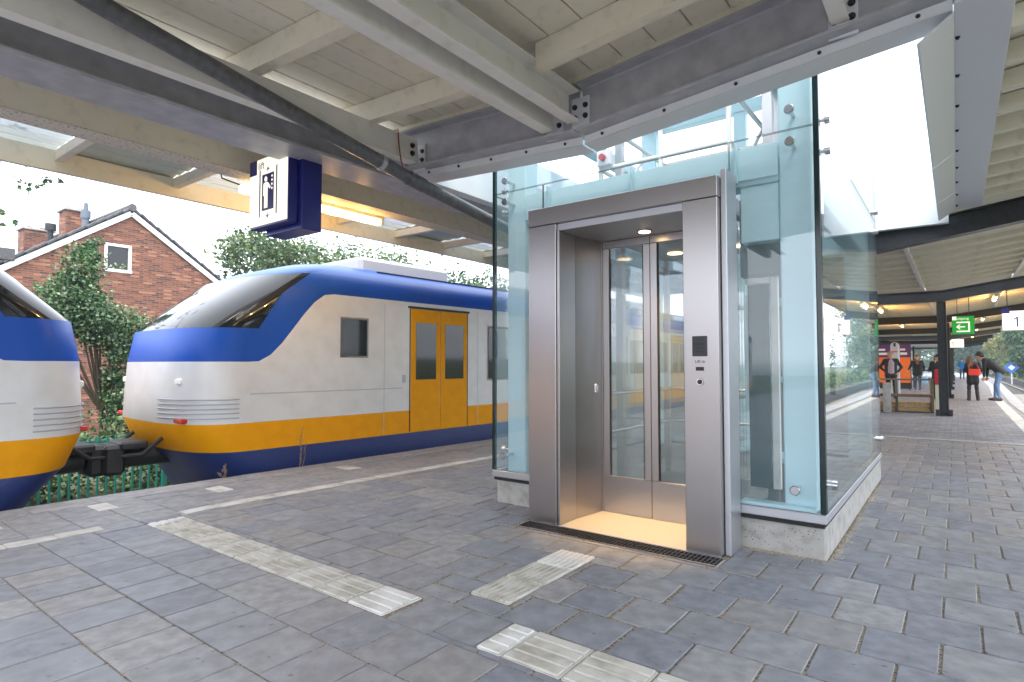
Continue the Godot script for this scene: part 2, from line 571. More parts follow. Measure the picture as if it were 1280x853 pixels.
# ------------------------------------------------------------------ platform paving
func slab(mb: MB, x0: float, x1: float, z0: float, z1: float, top: float, jit: float, shear := 0.0) -> void:
	# z0 > z1; a slab with an uneven outline, a worn edge and short sides
	var q := [Vector2(x0, z0), Vector2(x1, z0), Vector2(x1 + shear, z1), Vector2(x0 + shear, z1)]
	var tx := rng.randf_range(-0.002, 0.002)
	var tz := rng.randf_range(-0.002, 0.002)
	var mid := Vector2((x0 + x1) * 0.5, (z0 + z1) * 0.5)
	var outer := []
	var inner := []
	for i in 4:
		var p: Vector2 = q[i] + Vector2(rng.randf_range(-jit, jit), rng.randf_range(-jit, jit))
		# a clipped corner gives the slab eight outline points
		var a: Vector2 = q[(i + 3) % 4]
		var d: Vector2 = q[(i + 1) % 4]
		var cl := rng.randf_range(0.004, 0.012 + jit)
		for e in [p + (a - p).normalized() * cl, p + (d - p).normalized() * cl]:
			outer.append(e)
			inner.append(e + (mid - e).normalized() * 0.0035)
	var y := func(p: Vector2, dy: float) -> Vector3:
		return Vector3(p.x, top + dy + (p.x - mid.x) * tx / 0.3 + (p.y - mid.y) * tz / 0.3, p.y)
	var cen: Vector3 = y.call(mid, 0.0)
	for i in 8:
		var j := (i + 1) % 8
		var a0: Vector3 = y.call(inner[i], 0.0)
		var a1: Vector3 = y.call(inner[j], 0.0)
		var b0: Vector3 = y.call(outer[i], -0.0025)
		var b1: Vector3 = y.call(outer[j], -0.0025)
		mb.tri(cen, a0, a1)
		mb.quad(b0, b1, a1, a0)
		mb.quad(b0 - Vector3(0, 0.02, 0), b1 - Vector3(0, 0.02, 0), b1, b0)

func ribbed_tile(mb: MB, x0: float, x1: float, z0: float, z1: float, along_x: bool, ribs: int) -> void:
	slab(mb, x0, x1, z0, z1, -0.001, 0.002)
	for k in ribs:
		var t := (k + 0.5) / ribs
		var w := (absf(z0 - z1) if along_x else x1 - x0) / ribs * 0.40
		var y0 := -0.003
		var y1 := 0.006
		if along_x:
			var zc := lerpf(z0, z1, t)
			var e := 0.014
			mb.extrude(PackedVector2Array([Vector2(-w, y0), Vector2(w, y0), Vector2(w * 0.82, y1), Vector2(-w * 0.82, y1)]), Vector3(x0 + e, 0, zc), Vector3(0, 0, -1), Vector3(0, 1, 0), Vector3(x1 - x0 - 2 * e, 0, 0))
		else:
			var xc := lerpf(x0, x1, t)
			mb.extrude(PackedVector2Array([Vector2(-w, y0), Vector2(w, y0), Vector2(w * 0.82, y1), Vector2(-w * 0.82, y1)]), Vector3(xc, 0, z0 - 0.014), Vector3(1, 0, 0), Vector3(0, 1, 0), Vector3(0, 0, z1 - z0 + 0.028))

func build_platform() -> void:
	var P := structure("platform")
	# bed of sand under the slabs
	var zs := [6.0, 2.0, -2.5, -3.838, -4.02, -6.0, -9.0, -12.45]
	var bed := MB.new()
	for i in zs.size() - 1:
		var a: float = zs[i]
		var c: float = zs[i + 1]
		var spans := [[edge_left(a), edge_right(a), edge_right(c), edge_left(c)]]
		if i == 3: spans = [[edge_left(a), -2.858, -2.858, edge_left(c)], [-1.272, edge_right(a), edge_right(c), -1.272]]
		for q in spans:
			bed.quad(Vector3(q[0], -0.0065, a), Vector3(q[1], -0.0065, a), Vector3(q[2], -0.0065, c), Vector3(q[3], -0.0065, c))
	part(P, "joint_sand", bed, M.sand)
	# far block paving
	var far := MB.new()
	zs = [-12.45, -20.0, -30.0, -45.0, -60.0, -80.0, -110.0]
	for i in zs.size() - 1:
		var a: float = zs[i]
		var c: float = zs[i + 1]
		far.quad(Vector3(edge_left(a), -0.002, a), Vector3(edge_right(a), -0.002, a), Vector3(edge_right(c), -0.002, c), Vector3(edge_left(c), -0.002, c))
	part(P, "block_paving", far, M.far_paving)
	# retaining sides
	var sidew := MB.new()
	zs = [30.0, 6.0, -2.5, -12.0, -25.0, -60.0, -110.0]
	for i in zs.size() - 1:
		var a: float = zs[i]
		var c: float = zs[i + 1]
		sidew.quad(Vector3(edge_left(a), -1.0, c + (a - c)), Vector3(edge_left(a), -0.012, a), Vector3(edge_left(c), -0.012, c), Vector3(edge_left(c), -1.0, c))
		sidew.quad(Vector3(edge_right(a), -0.012, a), Vector3(edge_right(a), -1.0, a), Vector3(edge_right(c), -1.0, c), Vector3(edge_right(c), -0.012, c))
	part(P, "side_wall", sidew, M.concrete)
	var back := MB.new()
	back.quad(Vector3(-6.77, -0.006, 30), Vector3(1.72, -0.006, 30), Vector3(1.72, -0.006, 2.02), Vector3(-6.77, -0.006, 2.02))
	part(P, "rear_paving", back, M.far_paving)

	# rectangles kept free of slabs: x0, x1, z0 (near), z1 (far)
	var cut := []
	cut.append([-3.52, -0.70, -4.40, -7.95])                    # plinth
	cut.append([-2.89, -1.25, -3.83, -4.45])                    # portal and grate
	cut.append([-5.30, -2.40, -2.062, -2.352])                  # tactile run A
	cut.append([-2.245, -1.965, -2.56, -3.55])                  # tactile run B
	cut.append([-1.81, 1.7, -2.095, -2.405])                    # tactile run C
	var tiles := []                                             # [mb, pixel area]
	var boxes := []
	for k in range(-9, 34):
		var za := -1.02 - 0.345 * k
		var zb := za - 0.345
		if za > 2.0: continue
		if zb < -12.45: zb = -12.45
		if za - zb < 0.1: continue
		var off := -0.695 + (0.0 if posmod(k, 2) == 0 else -0.1525)
		for i in range(-21, 10):
			var x0 := off + 0.305 * i
			var x1 := x0 + 0.305
			var el := edge_left(zb) + 0.34
			var lx := line_x((za + zb) * 0.5)
			if x1 < el + 0.03 or x0 > 1.68: continue
			x0 = maxf(x0, el)
			x1 = minf(x1, 1.70)
			# the white line splits the row
			if x0 < lx + 0.075 and x1 > lx - 0.075 and not ((za + zb) * 0.5 < -1.8 and (za + zb) * 0.5 > -2.4):
				if lx - 0.075 - x0 > 0.03: boxes.append([x0, lx - 0.078, za, zb])
				if x1 - lx - 0.075 > 0.03: boxes.append([lx + 0.078, x1, za, zb])
				continue
			boxes.append([x0, x1, za, zb])
	var done := []
	for b in boxes:
		var list := [b]
		for c in cut:
			var nxt := []
			for r in list:
				if r[1] <= c[0] or r[0] >= c[1] or r[3] >= c[2] or r[2] <= c[3]:
					nxt.append(r)
					continue
				if r[2] - c[2] > 0.035: nxt.append([r[0], r[1], r[2], c[2]])
				if c[3] - r[3] > 0.035: nxt.append([r[0], r[1], c[3], r[3]])
				var m0 := minf(r[2], c[2])
				var m1 := maxf(r[3], c[3])
				if c[0] - r[0] > 0.035: nxt.append([r[0], c[0], m0, m1])
				if r[1] - c[1] > 0.035: nxt.append([c[1], r[1], m0, m1])
			list = nxt
		done.append_array(list)
	for r in done:
		var mx: float = (r[0] + r[1]) * 0.5
		var mz: float = (r[2] + r[3]) * 0.5
		var rough: bool = mx > -3.9 and mx < -1.0 and mz < -2.4 and mz > -6.0
		var gap := 0.004 if mx < -1.0 else 0.0062
		if rough: gap = 0.0095
		var mb := MB.new()
		slab(mb, r[0] + gap, r[1] - gap, r[2] - gap, r[3] + gap, rng.randf_range(-0.0025, 0.001), 0.007 if rough else 0.002)
		var s := pixel_size(Vector3(mx, 0, mz))
		var flat: float = (r[1] - r[0]) * (r[2] - r[3]) * s * s * s
		tiles.append([mb, flat, mx < line_x(mz) - 0.06])
	tiles.sort_custom(func(a, b): return a[1] > b[1])
	var rest := MB.new()
	for i in tiles.size():
		var tone := rng.randi() % 8
		if rng.randf() < 0.4: tone = [0, 6, 4][rng.randi() % 3]
		if tiles[i][2]: tone = [3, 7, 7, 1][rng.randi() % 4]
		if i < 296:
			part(P, "paving_slab", tiles[i][0], M.stones[tone])
		else:
			rest.v.append_array(tiles[i][0].v)
			rest.n.append_array(tiles[i][0].n)
			var cols := PackedColorArray()
			cols.resize(tiles[i][0].v.size())
			cols.fill(M.stones[tone].albedo_color.srgb_to_linear())
			rest.c.append_array(cols)
	rest.coloured = true
	var o := part(P, "small_paving_slabs", rest, M.stone_mix)
	o.set_meta("kind", "stuff")
	# coping along the near edge
	var z := 1.9
	while z > -13.0:
		var mb := MB.new()
		var e := edge_left(z)
		slab(mb, e, e + 0.335, z - 0.002, z - 0.498, 0.002, 0.0, edge_left(z - 0.5) - e)
		part(P, "coping_slab", mb, [M.coping, M.coping2][rng.randi() % 2])
		z -= 0.5
	# coping along the far edge
	z = -10.0
	for k in 45:
		var mb := MB.new()
		var e := edge_right(z)
		mb.box(Vector3(e - 0.17, -0.004, z - 0.5), Vector3(0.34, 0.03, 0.985), 0.006)
		part(P, "coping_slab", mb, [M.coping, M.coping2][k % 2])
		z -= 1.0
	# white line beside the near track, made of narrow tiles
	z = 0.0
	while z > -12.0:
		if not (z < -1.75 and z > -2.35):
			var mb := MB.new()
			slab(mb, line_x(z) - 0.073, line_x(z) + 0.073, z - 0.001, z - 0.299, 0.001, 0.0, line_x(z - 0.3) - line_x(z))
			part(P, "line_tile", mb, M.white_line if rng.randf() < 0.7 else M.white_tile)
		z -= 0.3
	# white line beside the far track
	var fl := MB.new()
	zs = [-12.0, -18.0, -27.0, -45.0, -80.0]
	for i in zs.size() - 1:
		var a: float = zs[i]
		var c: float = zs[i + 1]
		var oa := edge_right(a) - 0.72
		var oc := edge_right(c) - 0.72
		fl.quad(Vector3(oa, 0.003, a), Vector3(oa + 0.24, 0.003, a), Vector3(oc + 0.24, 0.003, c), Vector3(oc, 0.003, c))
	part(P, "far_white_line", fl, M.white_line)
	# a pale concrete band across the platform where the block paving begins
	bx(P, "concrete_band", Vector3(-6.0, -0.03, -12.75), Vector3(1.70, 0.003, -12.47), M.concrete, 0.003)
	# tactile tiles
	var x := -5.295
	var idx := 0
	while x < -2.42:
		var w := 0.15 if idx == 0 else 0.305
		var x1 := minf(x + w, -2.405)
		if x1 > -2.56 and x1 < -2.41: x1 = -2.405
		var mb := MB.new()
		ribbed_tile(mb, x + 0.002, x1 - 0.002, -2.064, -2.350, true, 4)
		part(P, "tactile_tile", mb, M.bright_tile if idx == 0 or x1 > -2.42 else M.white_tile)
		x = x1
		idx += 1
	for k in 3:
		var mb := MB.new()
		ribbed_tile(mb, -2.242, -1.968, -2.565 - 0.328 * k, -2.565 - 0.328 * (k + 1) + 0.005, false, 7)
		part(P, "tactile_tile", mb, [M.white_tile, M.white_tile, M.bright_tile][k])
	x = -1.805
	idx = 0
	while x < 0.6:
		var x1 := x + (0.15 if idx == 0 else 0.312)
		var mb := MB.new()
		ribbed_tile(mb, x + 0.003, x1 - 0.003, -2.098, -2.402, true, 4)
		part(P, "tactile_tile", mb, M.bright_tile if idx == 0 else M.white_tile)
		x = x1
		idx += 1
	for q in [[-6.39, -6.08, -1.98, -2.14], [-6.25, -6.05, -1.15, -1.32], [-6.3, -6.0, -3.0, -3.16], [-6.28, -5.98, -4.6, -4.78]]:
		var mb := MB.new()
		slab(mb, q[0], q[1], q[2], q[3], 0.004, 0.001)
		part(P, "pale_tile", mb, M.white_line)
	# spilt mortar sand round the plinth, with its own ragged outline
	var sp := MB.new()
	for i in 900:
		var onside := rng.randf() < 0.45
		var c := Vector3(rng.randf_range(-1.3, -0.72), 0.001, -4.40 + absf(rng.randfn(0, 0.032))) if not onside else Vector3(-0.70 + absf(rng.randfn(0, 0.032)), 0.001, rng.randf_range(-4.4, -7.4))
		if rng.randf() < 0.15: c = Vector3(rng.randf_range(-3.5, -2.9), 0.001, -4.36 + absf(rng.randfn(0, 0.04)))
		var rr := rng.randf_range(0.005, 0.022)
		var last := Vector3()
		var first := Vector3()
		for k in 8:
			var an := TAU * k / 7.0
			var p := c + Vector3(cos(an), 0, -sin(an)) * rr * rng.randf_range(0.6, 1.2)
			p.y = -0.004
			if k == 7: p = first
			if k == 0: first = p
			else: sp.tri(c + Vector3(0, 0.001 + rr * 0.06, 0), last, p)
			last = p
	var so := part(P, "spilt_sand", sp, M.spill)
	so.set_meta("kind", "stuff")

func line_x(z: float) -> float:
	return -5.45 + 0.058 * maxf(0.0, -z - 2.8)

# ------------------------------------------------------------------ canopy round the lift
func roof_y(x: float) -> float:                                # rise of the butterfly roof above its valley at x = -2.2
	return 0.094 * (x + 2.2) if x > -2.2 else 0.05 * (-2.2 - x)

func ibeam(parent: Node3D, called: String, a: Vector3, c: Vector3, h: float, w: float, m: Material, tf := 0.018, tw := 0.014) -> MeshInstance3D:
	# a and c: middle of the bottom flange's underside at both ends
	var poly := PackedVector2Array([Vector2(-w / 2, 0), Vector2(w / 2, 0), Vector2(w / 2, tf), Vector2(tw / 2 + 0.012, tf + 0.002), Vector2(tw / 2, tf + 0.014), Vector2(tw / 2, h - tf - 0.014), Vector2(tw / 2 + 0.012, h - tf - 0.002), Vector2(w / 2, h - tf), Vector2(w / 2, h), Vector2(-w / 2, h), Vector2(-w / 2, h - tf), Vector2(-tw / 2 - 0.012, h - tf - 0.002), Vector2(-tw / 2, h - tf - 0.014), Vector2(-tw / 2, tf + 0.014), Vector2(-tw / 2 - 0.012, tf + 0.002), Vector2(-w / 2, tf)])
	var d := c - a
	var side := Vector3.UP.cross(d).normalized()
	var b := MB.new()
	b.extrude(poly, a, side, Vector3.UP, d)
	return part(parent, called, b, m)

func channel(parent: Node3D, called: String, x: float, y: float, z0: float, z1: float, h: float, w: float, open: float, m: Material) -> MeshInstance3D:
	# U section along Z; open = +1 or -1 says which way along X the flanges point from the web at x
	var t := 0.01
	var poly := PackedVector2Array([Vector2(0, 0), Vector2(w, 0), Vector2(w, t), Vector2(t, t + 0.004), Vector2(t, h - t - 0.004), Vector2(w, h - t), Vector2(w, h), Vector2(0, h)])
	if open < 0:
		var q := PackedVector2Array()
		for p in poly: q.append(Vector2(-p.x, p.y))
		q.reverse()
		poly = q
	var b := MB.new()
	b.extrude(poly, Vector3(x, y, z0), Vector3.RIGHT, Vector3.UP, Vector3(0, 0, z1 - z0))
	return part(parent, called, b, m)

func bolt(parent: Node3D, at: Vector3, dir: Vector3, r := 0.016) -> void:
	var b := MB.new()
	b.tube([at, at + dir * r * 0.5], [r * 1.5], 10)
	b.tube([at + dir * r * 0.5, at + dir * r * 1.5], [r], 6)
	part(parent, "bolt", b, M.dark_steel)

func sloped(b: MB, x0: float, x1: float, y0: float, h: float, z0: float, z1: float) -> void:
	# board along X that follows the roof slope; kinks at the valley
	var xs := [x0]
	if x0 < -2.2 and x1 > -2.2: xs.append(-2.2)
	xs.append(x1)
	for i in xs.size() - 1:
		var a: float = xs[i]
		var c: float = xs[i + 1]
		var p := PackedVector2Array([Vector2(a, y0 + roof_y(a)), Vector2(c, y0 + roof_y(c)), Vector2(c, y0 + h + roof_y(c)), Vector2(a, y0 + h + roof_y(a))])
		b.extrude(p, Vector3(0, 0, z0), Vector3.RIGHT, Vector3.UP, Vector3(0, 0, z1 - z0))

func build_canopy() -> void:
	var C := thing("platform_canopy", "cream boarded steel canopy with grey beams framing the roof opening around the glass lift", "canopy", Vector3(-2.2, 2.9, -3.8))
	var zf := -3.78
	# grey cross beam in front of the lift, in two lengths meeting at the valley
	ibeam(C, "cross_beam", Vector3(-4.18, 3.02 + roof_y(-4.18), zf), Vector3(-2.21, 3.02, zf), 0.36, 0.2, M.grey_paint)
	ibeam(C, "cross_beam", Vector3(-2.19, 3.02, zf), Vector3(3.0, 3.02 + roof_y(3.0), zf), 0.36, 0.2, M.grey_paint)
	# folded trim under the beam, round the opening
	for s in [[-3.98, -2.21], [-2.19, 0.03]]:
		var b := MB.new()
		var x0: float = s[0]
		var x1: float = s[1]
		var p := PackedVector2Array([Vector2(x0, 2.955 + roof_y(x0)), Vector2(x1, 2.955 + roof_y(x1)), Vector2(x1, 3.014 + roof_y(x1)), Vector2(x0, 3.014 + roof_y(x0))])
		b.extrude(p, Vector3(0, 0, -3.80), Vector3.RIGHT, Vector3.UP, Vector3(0, 0, -0.016))
		b.extrude(PackedVector2Array([Vector2(x0, 2.951 + roof_y(x0)), Vector2(x1, 2.951 + roof_y(x1)), Vector2(x1, 2.957 + roof_y(x1)), Vector2(x0, 2.957 + roof_y(x0))]), Vector3(0, 0, -3.80), Vector3.RIGHT, Vector3.UP, Vector3(0, 0, -0.2))
		part(C, "opening_trim", b, M.trim)
		for k in 5:
			var x := lerpf(x0 + 0.15, x1 - 0.15, k / 4.0)
			bolt(C, Vector3(x, 2.985 + roof_y(x), -3.799), Vector3(0, 0, 1), 0.008)
	# purlins along the platform, bolted to the beam
	channel(C, "purlin", -3.87, 3.13, 1.6, -3.69, 0.21, 0.10, -1, M.white_paint)
	channel(C, "purlin", -2.40, 3.07, 1.6, -3.69, 0.23, 0.10, -1, M.white_paint)
	channel(C, "purlin", -2.27, 3.09, 1.6, -3.69, 0.23, 0.10, 1, M.white_paint)
	channel(C, "purlin", -0.52, 3.22, 1.6, -3.69, 0.21, 0.09, 1, M.white_paint)
	for q in [[-3.92, 3.13], [-2.43, 3.08], [-2.2, 3.1], [-0.47, 3.22]]:
		bx(C, "end_plate", Vector3(q[0] - 0.075, q[1] - 0.05, -3.775), Vector3(q[0] + 0.075, q[1] + 0.2, -3.757), M.grey_light, 0.003)
		for k in 4:
			bolt(C, Vector3(q[0] + (0.045 if k & 1 else -0.045), q[1] + (0.05 if k & 2 else 0.13), -3.756), Vector3(0, 0, 1), 0.014)
	for k in 2: bolt(C, Vector3(-3.869, 3.2 + 0.07 * k, -3.76 + 0.14), Vector3(1, 0, 0), 0.016)
	# joists along X on the purlins
	for k in 5:
		var z := -3.17 + 1.04 * k
		for s in [[-4.28, -2.42], [-2.17, 3.0]]:
			var b := MB.new()
			sloped(b, s[0], s[1], 3.25, 0.17, z + 0.045, z - 0.045)
			part(C, "joist", b, M.cream)
	var eb := MB.new()
	sloped(eb, -4.28, 3.0, 3.384, 0.18, -3.70, -3.86)
	part(C, "edge_board", eb, M.cream)
	# deck planks along Z
	var x := -4.30
	var i := 0
	while x < 3.0:
		var w := 0.248
		var b := MB.new()
		var y0 := 3.424 + roof_y(x)
		var y1 := 3.424 + roof_y(x + w)
		b.extrude(PackedVector2Array([Vector2(x + 0.004, y0 + 0.005), Vector2(x + 0.009, y0), Vector2(x + w - 0.009, y1), Vector2(x + w - 0.004, y1 + 0.005), Vector2(x + w - 0.004, y1 + 0.025), Vector2(x + 0.004, y0 + 0.025)]), Vector3(0, 0, 1.6), Vector3.RIGHT, Vector3.UP, Vector3(0, 0, -5.48))
		part(C, "deck_plank", b, [M.cream, M.cream2, M.cream3][rng.randi() % 3])
		x += w
		i += 1
	# watertight roof skin above the planks (real felt, stops daylight in the gaps)
	var felt := MB.new()
	sloped(felt, -4.3, 3.0, 3.46, 0.03, 1.6, -3.9)
	part(C, "roof_felt", felt, M.wall_dark)

	# grey longitudinal girder left of the lift
	ibeam(C, "girder", Vector3(-4.37, 3.045, 1.6), Vector3(-4.37, 3.045, -14.0), 0.33, 0.40, M.grey_paint, 0.022, 0.016)
	bx(C, "girder_bracket", Vector3(-4.30, 3.07, -3.75), Vector3(-4.10, 3.33, -3.735), M.grey_light, 0.003)
	# cream channel and fascia towards the track
	channel(C, "edge_channel", -5.27, 3.10, 1.6, -16.0, 0.25, 0.02, -1, M.cream)
	bx(C, "channel_flange", Vector3(-5.50, 3.09, -16.0), Vector3(-5.262, 3.1005, 1.6), M.rusty, 0.002)
	bx(C, "channel_web", Vector3(-5.50, 3.1045, -16.0), Vector3(-5.478, 3.34, 1.6), M.cream, 0.002)
	bx(C, "fascia_board", Vector3(-6.72, 3.10, -16.0), Vector3(-6.67, 3.30, 1.6), M.cream, 0.004)
	bx(C, "fascia_strip", Vector3(-6.745, 3.22, -16.0), Vector3(-6.723, 3.42, 1.6), M.white_paint, 0.003)
	# roof between girder and channel
	bx(C, "side_deck", Vector3(-5.48, 3.36, -16.0), Vector3(-4.33, 3.40, 1.6), M.cream3, 0.002)
	# joists and translucent sheets between channel and fascia
	for k in 17:
		var z := 1.35 - 1.04 * k
		bx(C, "edge_joist", Vector3(-6.668, 3.20, z - 0.035), Vector3(-5.503, 3.295, z + 0.035), M.cream, 0.003)
		var clear := (k % 2 == 0)
		var sh := MB.new()
		var n := 13
		for j in n:
			var xa := -6.73 + 1.24 * j / n
			var xb := -6.73 + 1.24 * (j + 1) / n
			var ya := 3.315 + (0.018 if j % 2 else 0.0)
			var yb := 3.315 + (0.018 if (j + 1) % 2 else 0.0)
			sh.quad(Vector3(xa, ya, z - 1.03), Vector3(xb, yb, z - 1.03), Vector3(xb, yb, z), Vector3(xa, ya, z))
			sh.quad(Vector3(xa, ya + 0.003, z), Vector3(xb, yb + 0.003, z), Vector3(xb, yb + 0.003, z - 1.03), Vector3(xa, ya + 0.003, z - 1.03))
		part(C, "roof_sheet", sh, M.skylight if clear else M.skylight_old)
	# parapet round the opening: left, back and right upstands
	bx(C, "upstand", Vector3(-4.10, 3.05, -8.78), Vector3(-3.98, 3.72, -3.9), M.parapet, 0.004)
	bx(C, "upstand", Vector3(-3.975, 3.0, -8.82), Vector3(-0.03, 3.72, -8.73), M.parapet, 0.004)
	bx(C, "upstand", Vector3(0.035, 3.163, -8.75), Vector3(0.28, 3.7, -3.9), M.parapet, 0.004)
	# boxed beam on the right of the opening with sloping lining sheets
	bx(C, "boxed_beam", Vector3(0.035, 3.145, -8.70), Vector3(0.285, 3.16, -3.70), M.grey_light, 0.004)
	for q in [[-3.80, -6.30], [-6.32, -7.75], [-7.77, -8.68]]:
		var b := MB.new()
		b.extrude(PackedVector2Array([Vector2(-0.13, 3.03), Vector2(-0.117, 3.023), Vector2(0.034, 3.13), Vector2(0.034, 3.152)]), Vector3(0, 0, q[0]), Vector3.RIGHT, Vector3.UP, Vector3(0, 0, q[1] - q[0]))
		part(C, "lining_sheet", b, M.trim)
	for k in 9: bolt(C, Vector3(0.05, 3.144, -4.1 - 0.55 * k), Vector3(0, -1, 0), 0.009)
	# right side roof: joists and planks beyond the boxed beam
	for k in 10:
		var z := -4.25 - 0.46 * k
		var b := MB.new()
		b.extrude(PackedVector2Array([Vector2(0.29, 3.165), Vector2(3.0, 3.165 + 0.094 * 2.71), Vector2(3.0, 3.29 + 0.094 * 2.71), Vector2(0.29, 3.29)]), Vector3(0, 0, z + 0.04), Vector3.RIGHT, Vector3.UP, Vector3(0, 0, -0.08))
		part(C, "joist", b, M.cream)
	for k in 12:
		var xa := 0.29 + 0.226 * k
		var b := MB.new()
		var y0 := 3.30 + 0.094 * (xa - 0.29)
		b.extrude(PackedVector2Array([Vector2(xa + 0.004, y0), Vector2(xa + 0.222, y0 + 0.02), Vector2(xa + 0.222, y0 + 0.045), Vector2(xa + 0.004, y0 + 0.025)]), Vector3(0, 0, -3.9), Vector3.RIGHT, Vector3.UP, Vector3(0, 0, -4.9))
		part(C, "deck_plank", b, [M.cream, M.cream2, M.cream3][rng.randi() % 3])
	var f2 := MB.new()
	f2.extrude(PackedVector2Array([Vector2(0.29, 3.35), Vector2(3.0, 3.60), Vector2(3.0, 3.63), Vector2(0.29, 3.38)]), Vector3(0, 0, -3.9), Vector3.RIGHT, Vector3.UP, Vector3(0, 0, -4.95))
	part(C, "roof_felt", f2, M.wall_dark)

# ------------------------------------------------------------------ canopy further along
func far_bottom(x: float, z: float) -> float:
	if z > -10.0: return 2.86 + 0.14 * x if x > -2.2 else 2.86 - 0.308 + 0.10 * (-2.2 - x)
	if x > -0.25: return 2.90 + 0.146 * (x + 0.25)
	if x < -4.2: return 2.90 + 0.146 * (-4.2 - x)
	return 2.90

func build_far_canopy() -> void:
	var F := thing("long_canopy", "corrugated sheet canopy on black steel frames stretching along the platform", "canopy", Vector3(-0.27, 0, -18.5))
	var frames := [-8.95, -18.5, -28.1, -37.7, -47.3, -57.0, -66.0, -76.0]
	for z in frames:
		var xs: Array = [-6.6, -4.2, -0.25, 2.25] if z < -10.0 else [-6.4, -2.2, 2.9]
		var b := MB.new()
		for i in xs.size() - 1:
			var a: float = xs[i]
			var c: float = xs[i + 1]
			var h := 0.26
			b.extrude(PackedVector2Array([Vector2(a, far_bottom(a, z)), Vector2(c, far_bottom(c, z)), Vector2(c, far_bottom(c, z) + 0.016), Vector2(a, far_bottom(a, z) + 0.016)]), Vector3(0, 0, z + 0.09), Vector3.RIGHT, Vector3.UP, Vector3(0, 0, -0.18))
			b.extrude(PackedVector2Array([Vector2(a, far_bottom(a, z) + 0.016), Vector2(c, far_bottom(c, z) + 0.016), Vector2(c, far_bottom(c, z) + h), Vector2(a, far_bottom(a, z) + h)]), Vector3(0, 0, z + 0.012), Vector3.RIGHT, Vector3.UP, Vector3(0, 0, -0.024))
			b.extrude(PackedVector2Array([Vector2(a, far_bottom(a, z) + h), Vector2(c, far_bottom(c, z) + h), Vector2(c, far_bottom(c, z) + h + 0.016), Vector2(a, far_bottom(a, z) + h + 0.016)]), Vector3(0, 0, z + 0.09), Vector3.RIGHT, Vector3.UP, Vector3(0, 0, -0.18))
		part(F, "roof_frame", b, M.black_beam)
		if z < -10.0:
			for xc in [-0.27, -4.18]:
				var cb := MB.new()
				cb.box(Vector3(xc - 0.09, 1.445, z), Vector3(0.018, 2.89, 0.2), 0.002)
				cb.box(Vector3(xc + 0.09, 1.445, z), Vector3(0.018, 2.89, 0.2), 0.002)
				cb.box(Vector3(xc, 1.445, z), Vector3(0.162, 2.89, 0.1), 0.0)
				cb.box(Vector3(xc, 0.012, z), Vector3(0.34, 0.024, 0.34), 0.004)
				var co := part(F, "column", cb, M.black_beam)
				if xc > -1.0:
					for k in 2:
						bx(F, "column_guard", Vector3(xc - 0.17 + 0.27 * k, 0.024, z + 0.11), Vector3(xc - 0.09 + 0.27 * k, 0.16, z + 0.19), M.black, 0.006)
	# corrugated sheets bay by bay, ribs across the platform
	for i in frames.size() - 1:
		var za: float = frames[i]
		var zb: float = frames[i + 1]
		var b := MB.new()
		var pitch := 0.8
		var n := int((za - zb) / pitch)
		var xs := [-6.6, -4.2, -0.25, 2.3] if za < -10 else [-6.4, -4.2, -0.25, 2.9]
		for k in n:
			var z0 := za - pitch * k
			var prof := [[0.0, 0.0], [0.90, 0.0], [0.905, -0.065], [0.985, -0.065], [1.0, 0.0]]
			for j in 4:
				var p0 := z0 - pitch * float(prof[j][0])
				var p1 := z0 - pitch * float(prof[j + 1][0])
				var h0: float = prof[j][1]
				var h1: float = prof[j + 1][1]
				for q in 3:
					var a: float = xs[q]
					var c: float = xs[q + 1]
					var ya := far_bottom(a, -20) + 0.36
					var yc := far_bottom(c, -20) + 0.36
					b.quad(Vector3(a, ya + h1, p1), Vector3(c, yc + h1, p1), Vector3(c, yc + h0, p0), Vector3(a, ya + h0, p0))
					if j % 2 == 0:
						b.quad(Vector3(a, ya + h0 + 0.07, p0), Vector3(c, yc + h0 + 0.07, p0), Vector3(c, yc + h1 + 0.07, p1), Vector3(a, ya + h1 + 0.07, p1))
		part(F, "corrugated_sheet", b, M.sheet)
		for xp in [-3.9, -2.2, -0.62, 1.15, 2.22]:
			var y := far_bottom(xp, -20) + 0.285
			var pb := MB.new()
			pb.box(Vector3(xp, y + 0.035, (za + zb) * 0.5), Vector3(0.07, 0.075, za - zb - 0.2), 0.004)
			part(F, "purlin", pb, M.white_paint if i < 3 else M.cream)
		bx(F, "fascia_board", Vector3(2.30, far_bottom(2.3, -20) + 0.22, zb), Vector3(2.33, far_bottom(2.3, -20) + 0.44, za - 0.02), M.cream, 0.003)

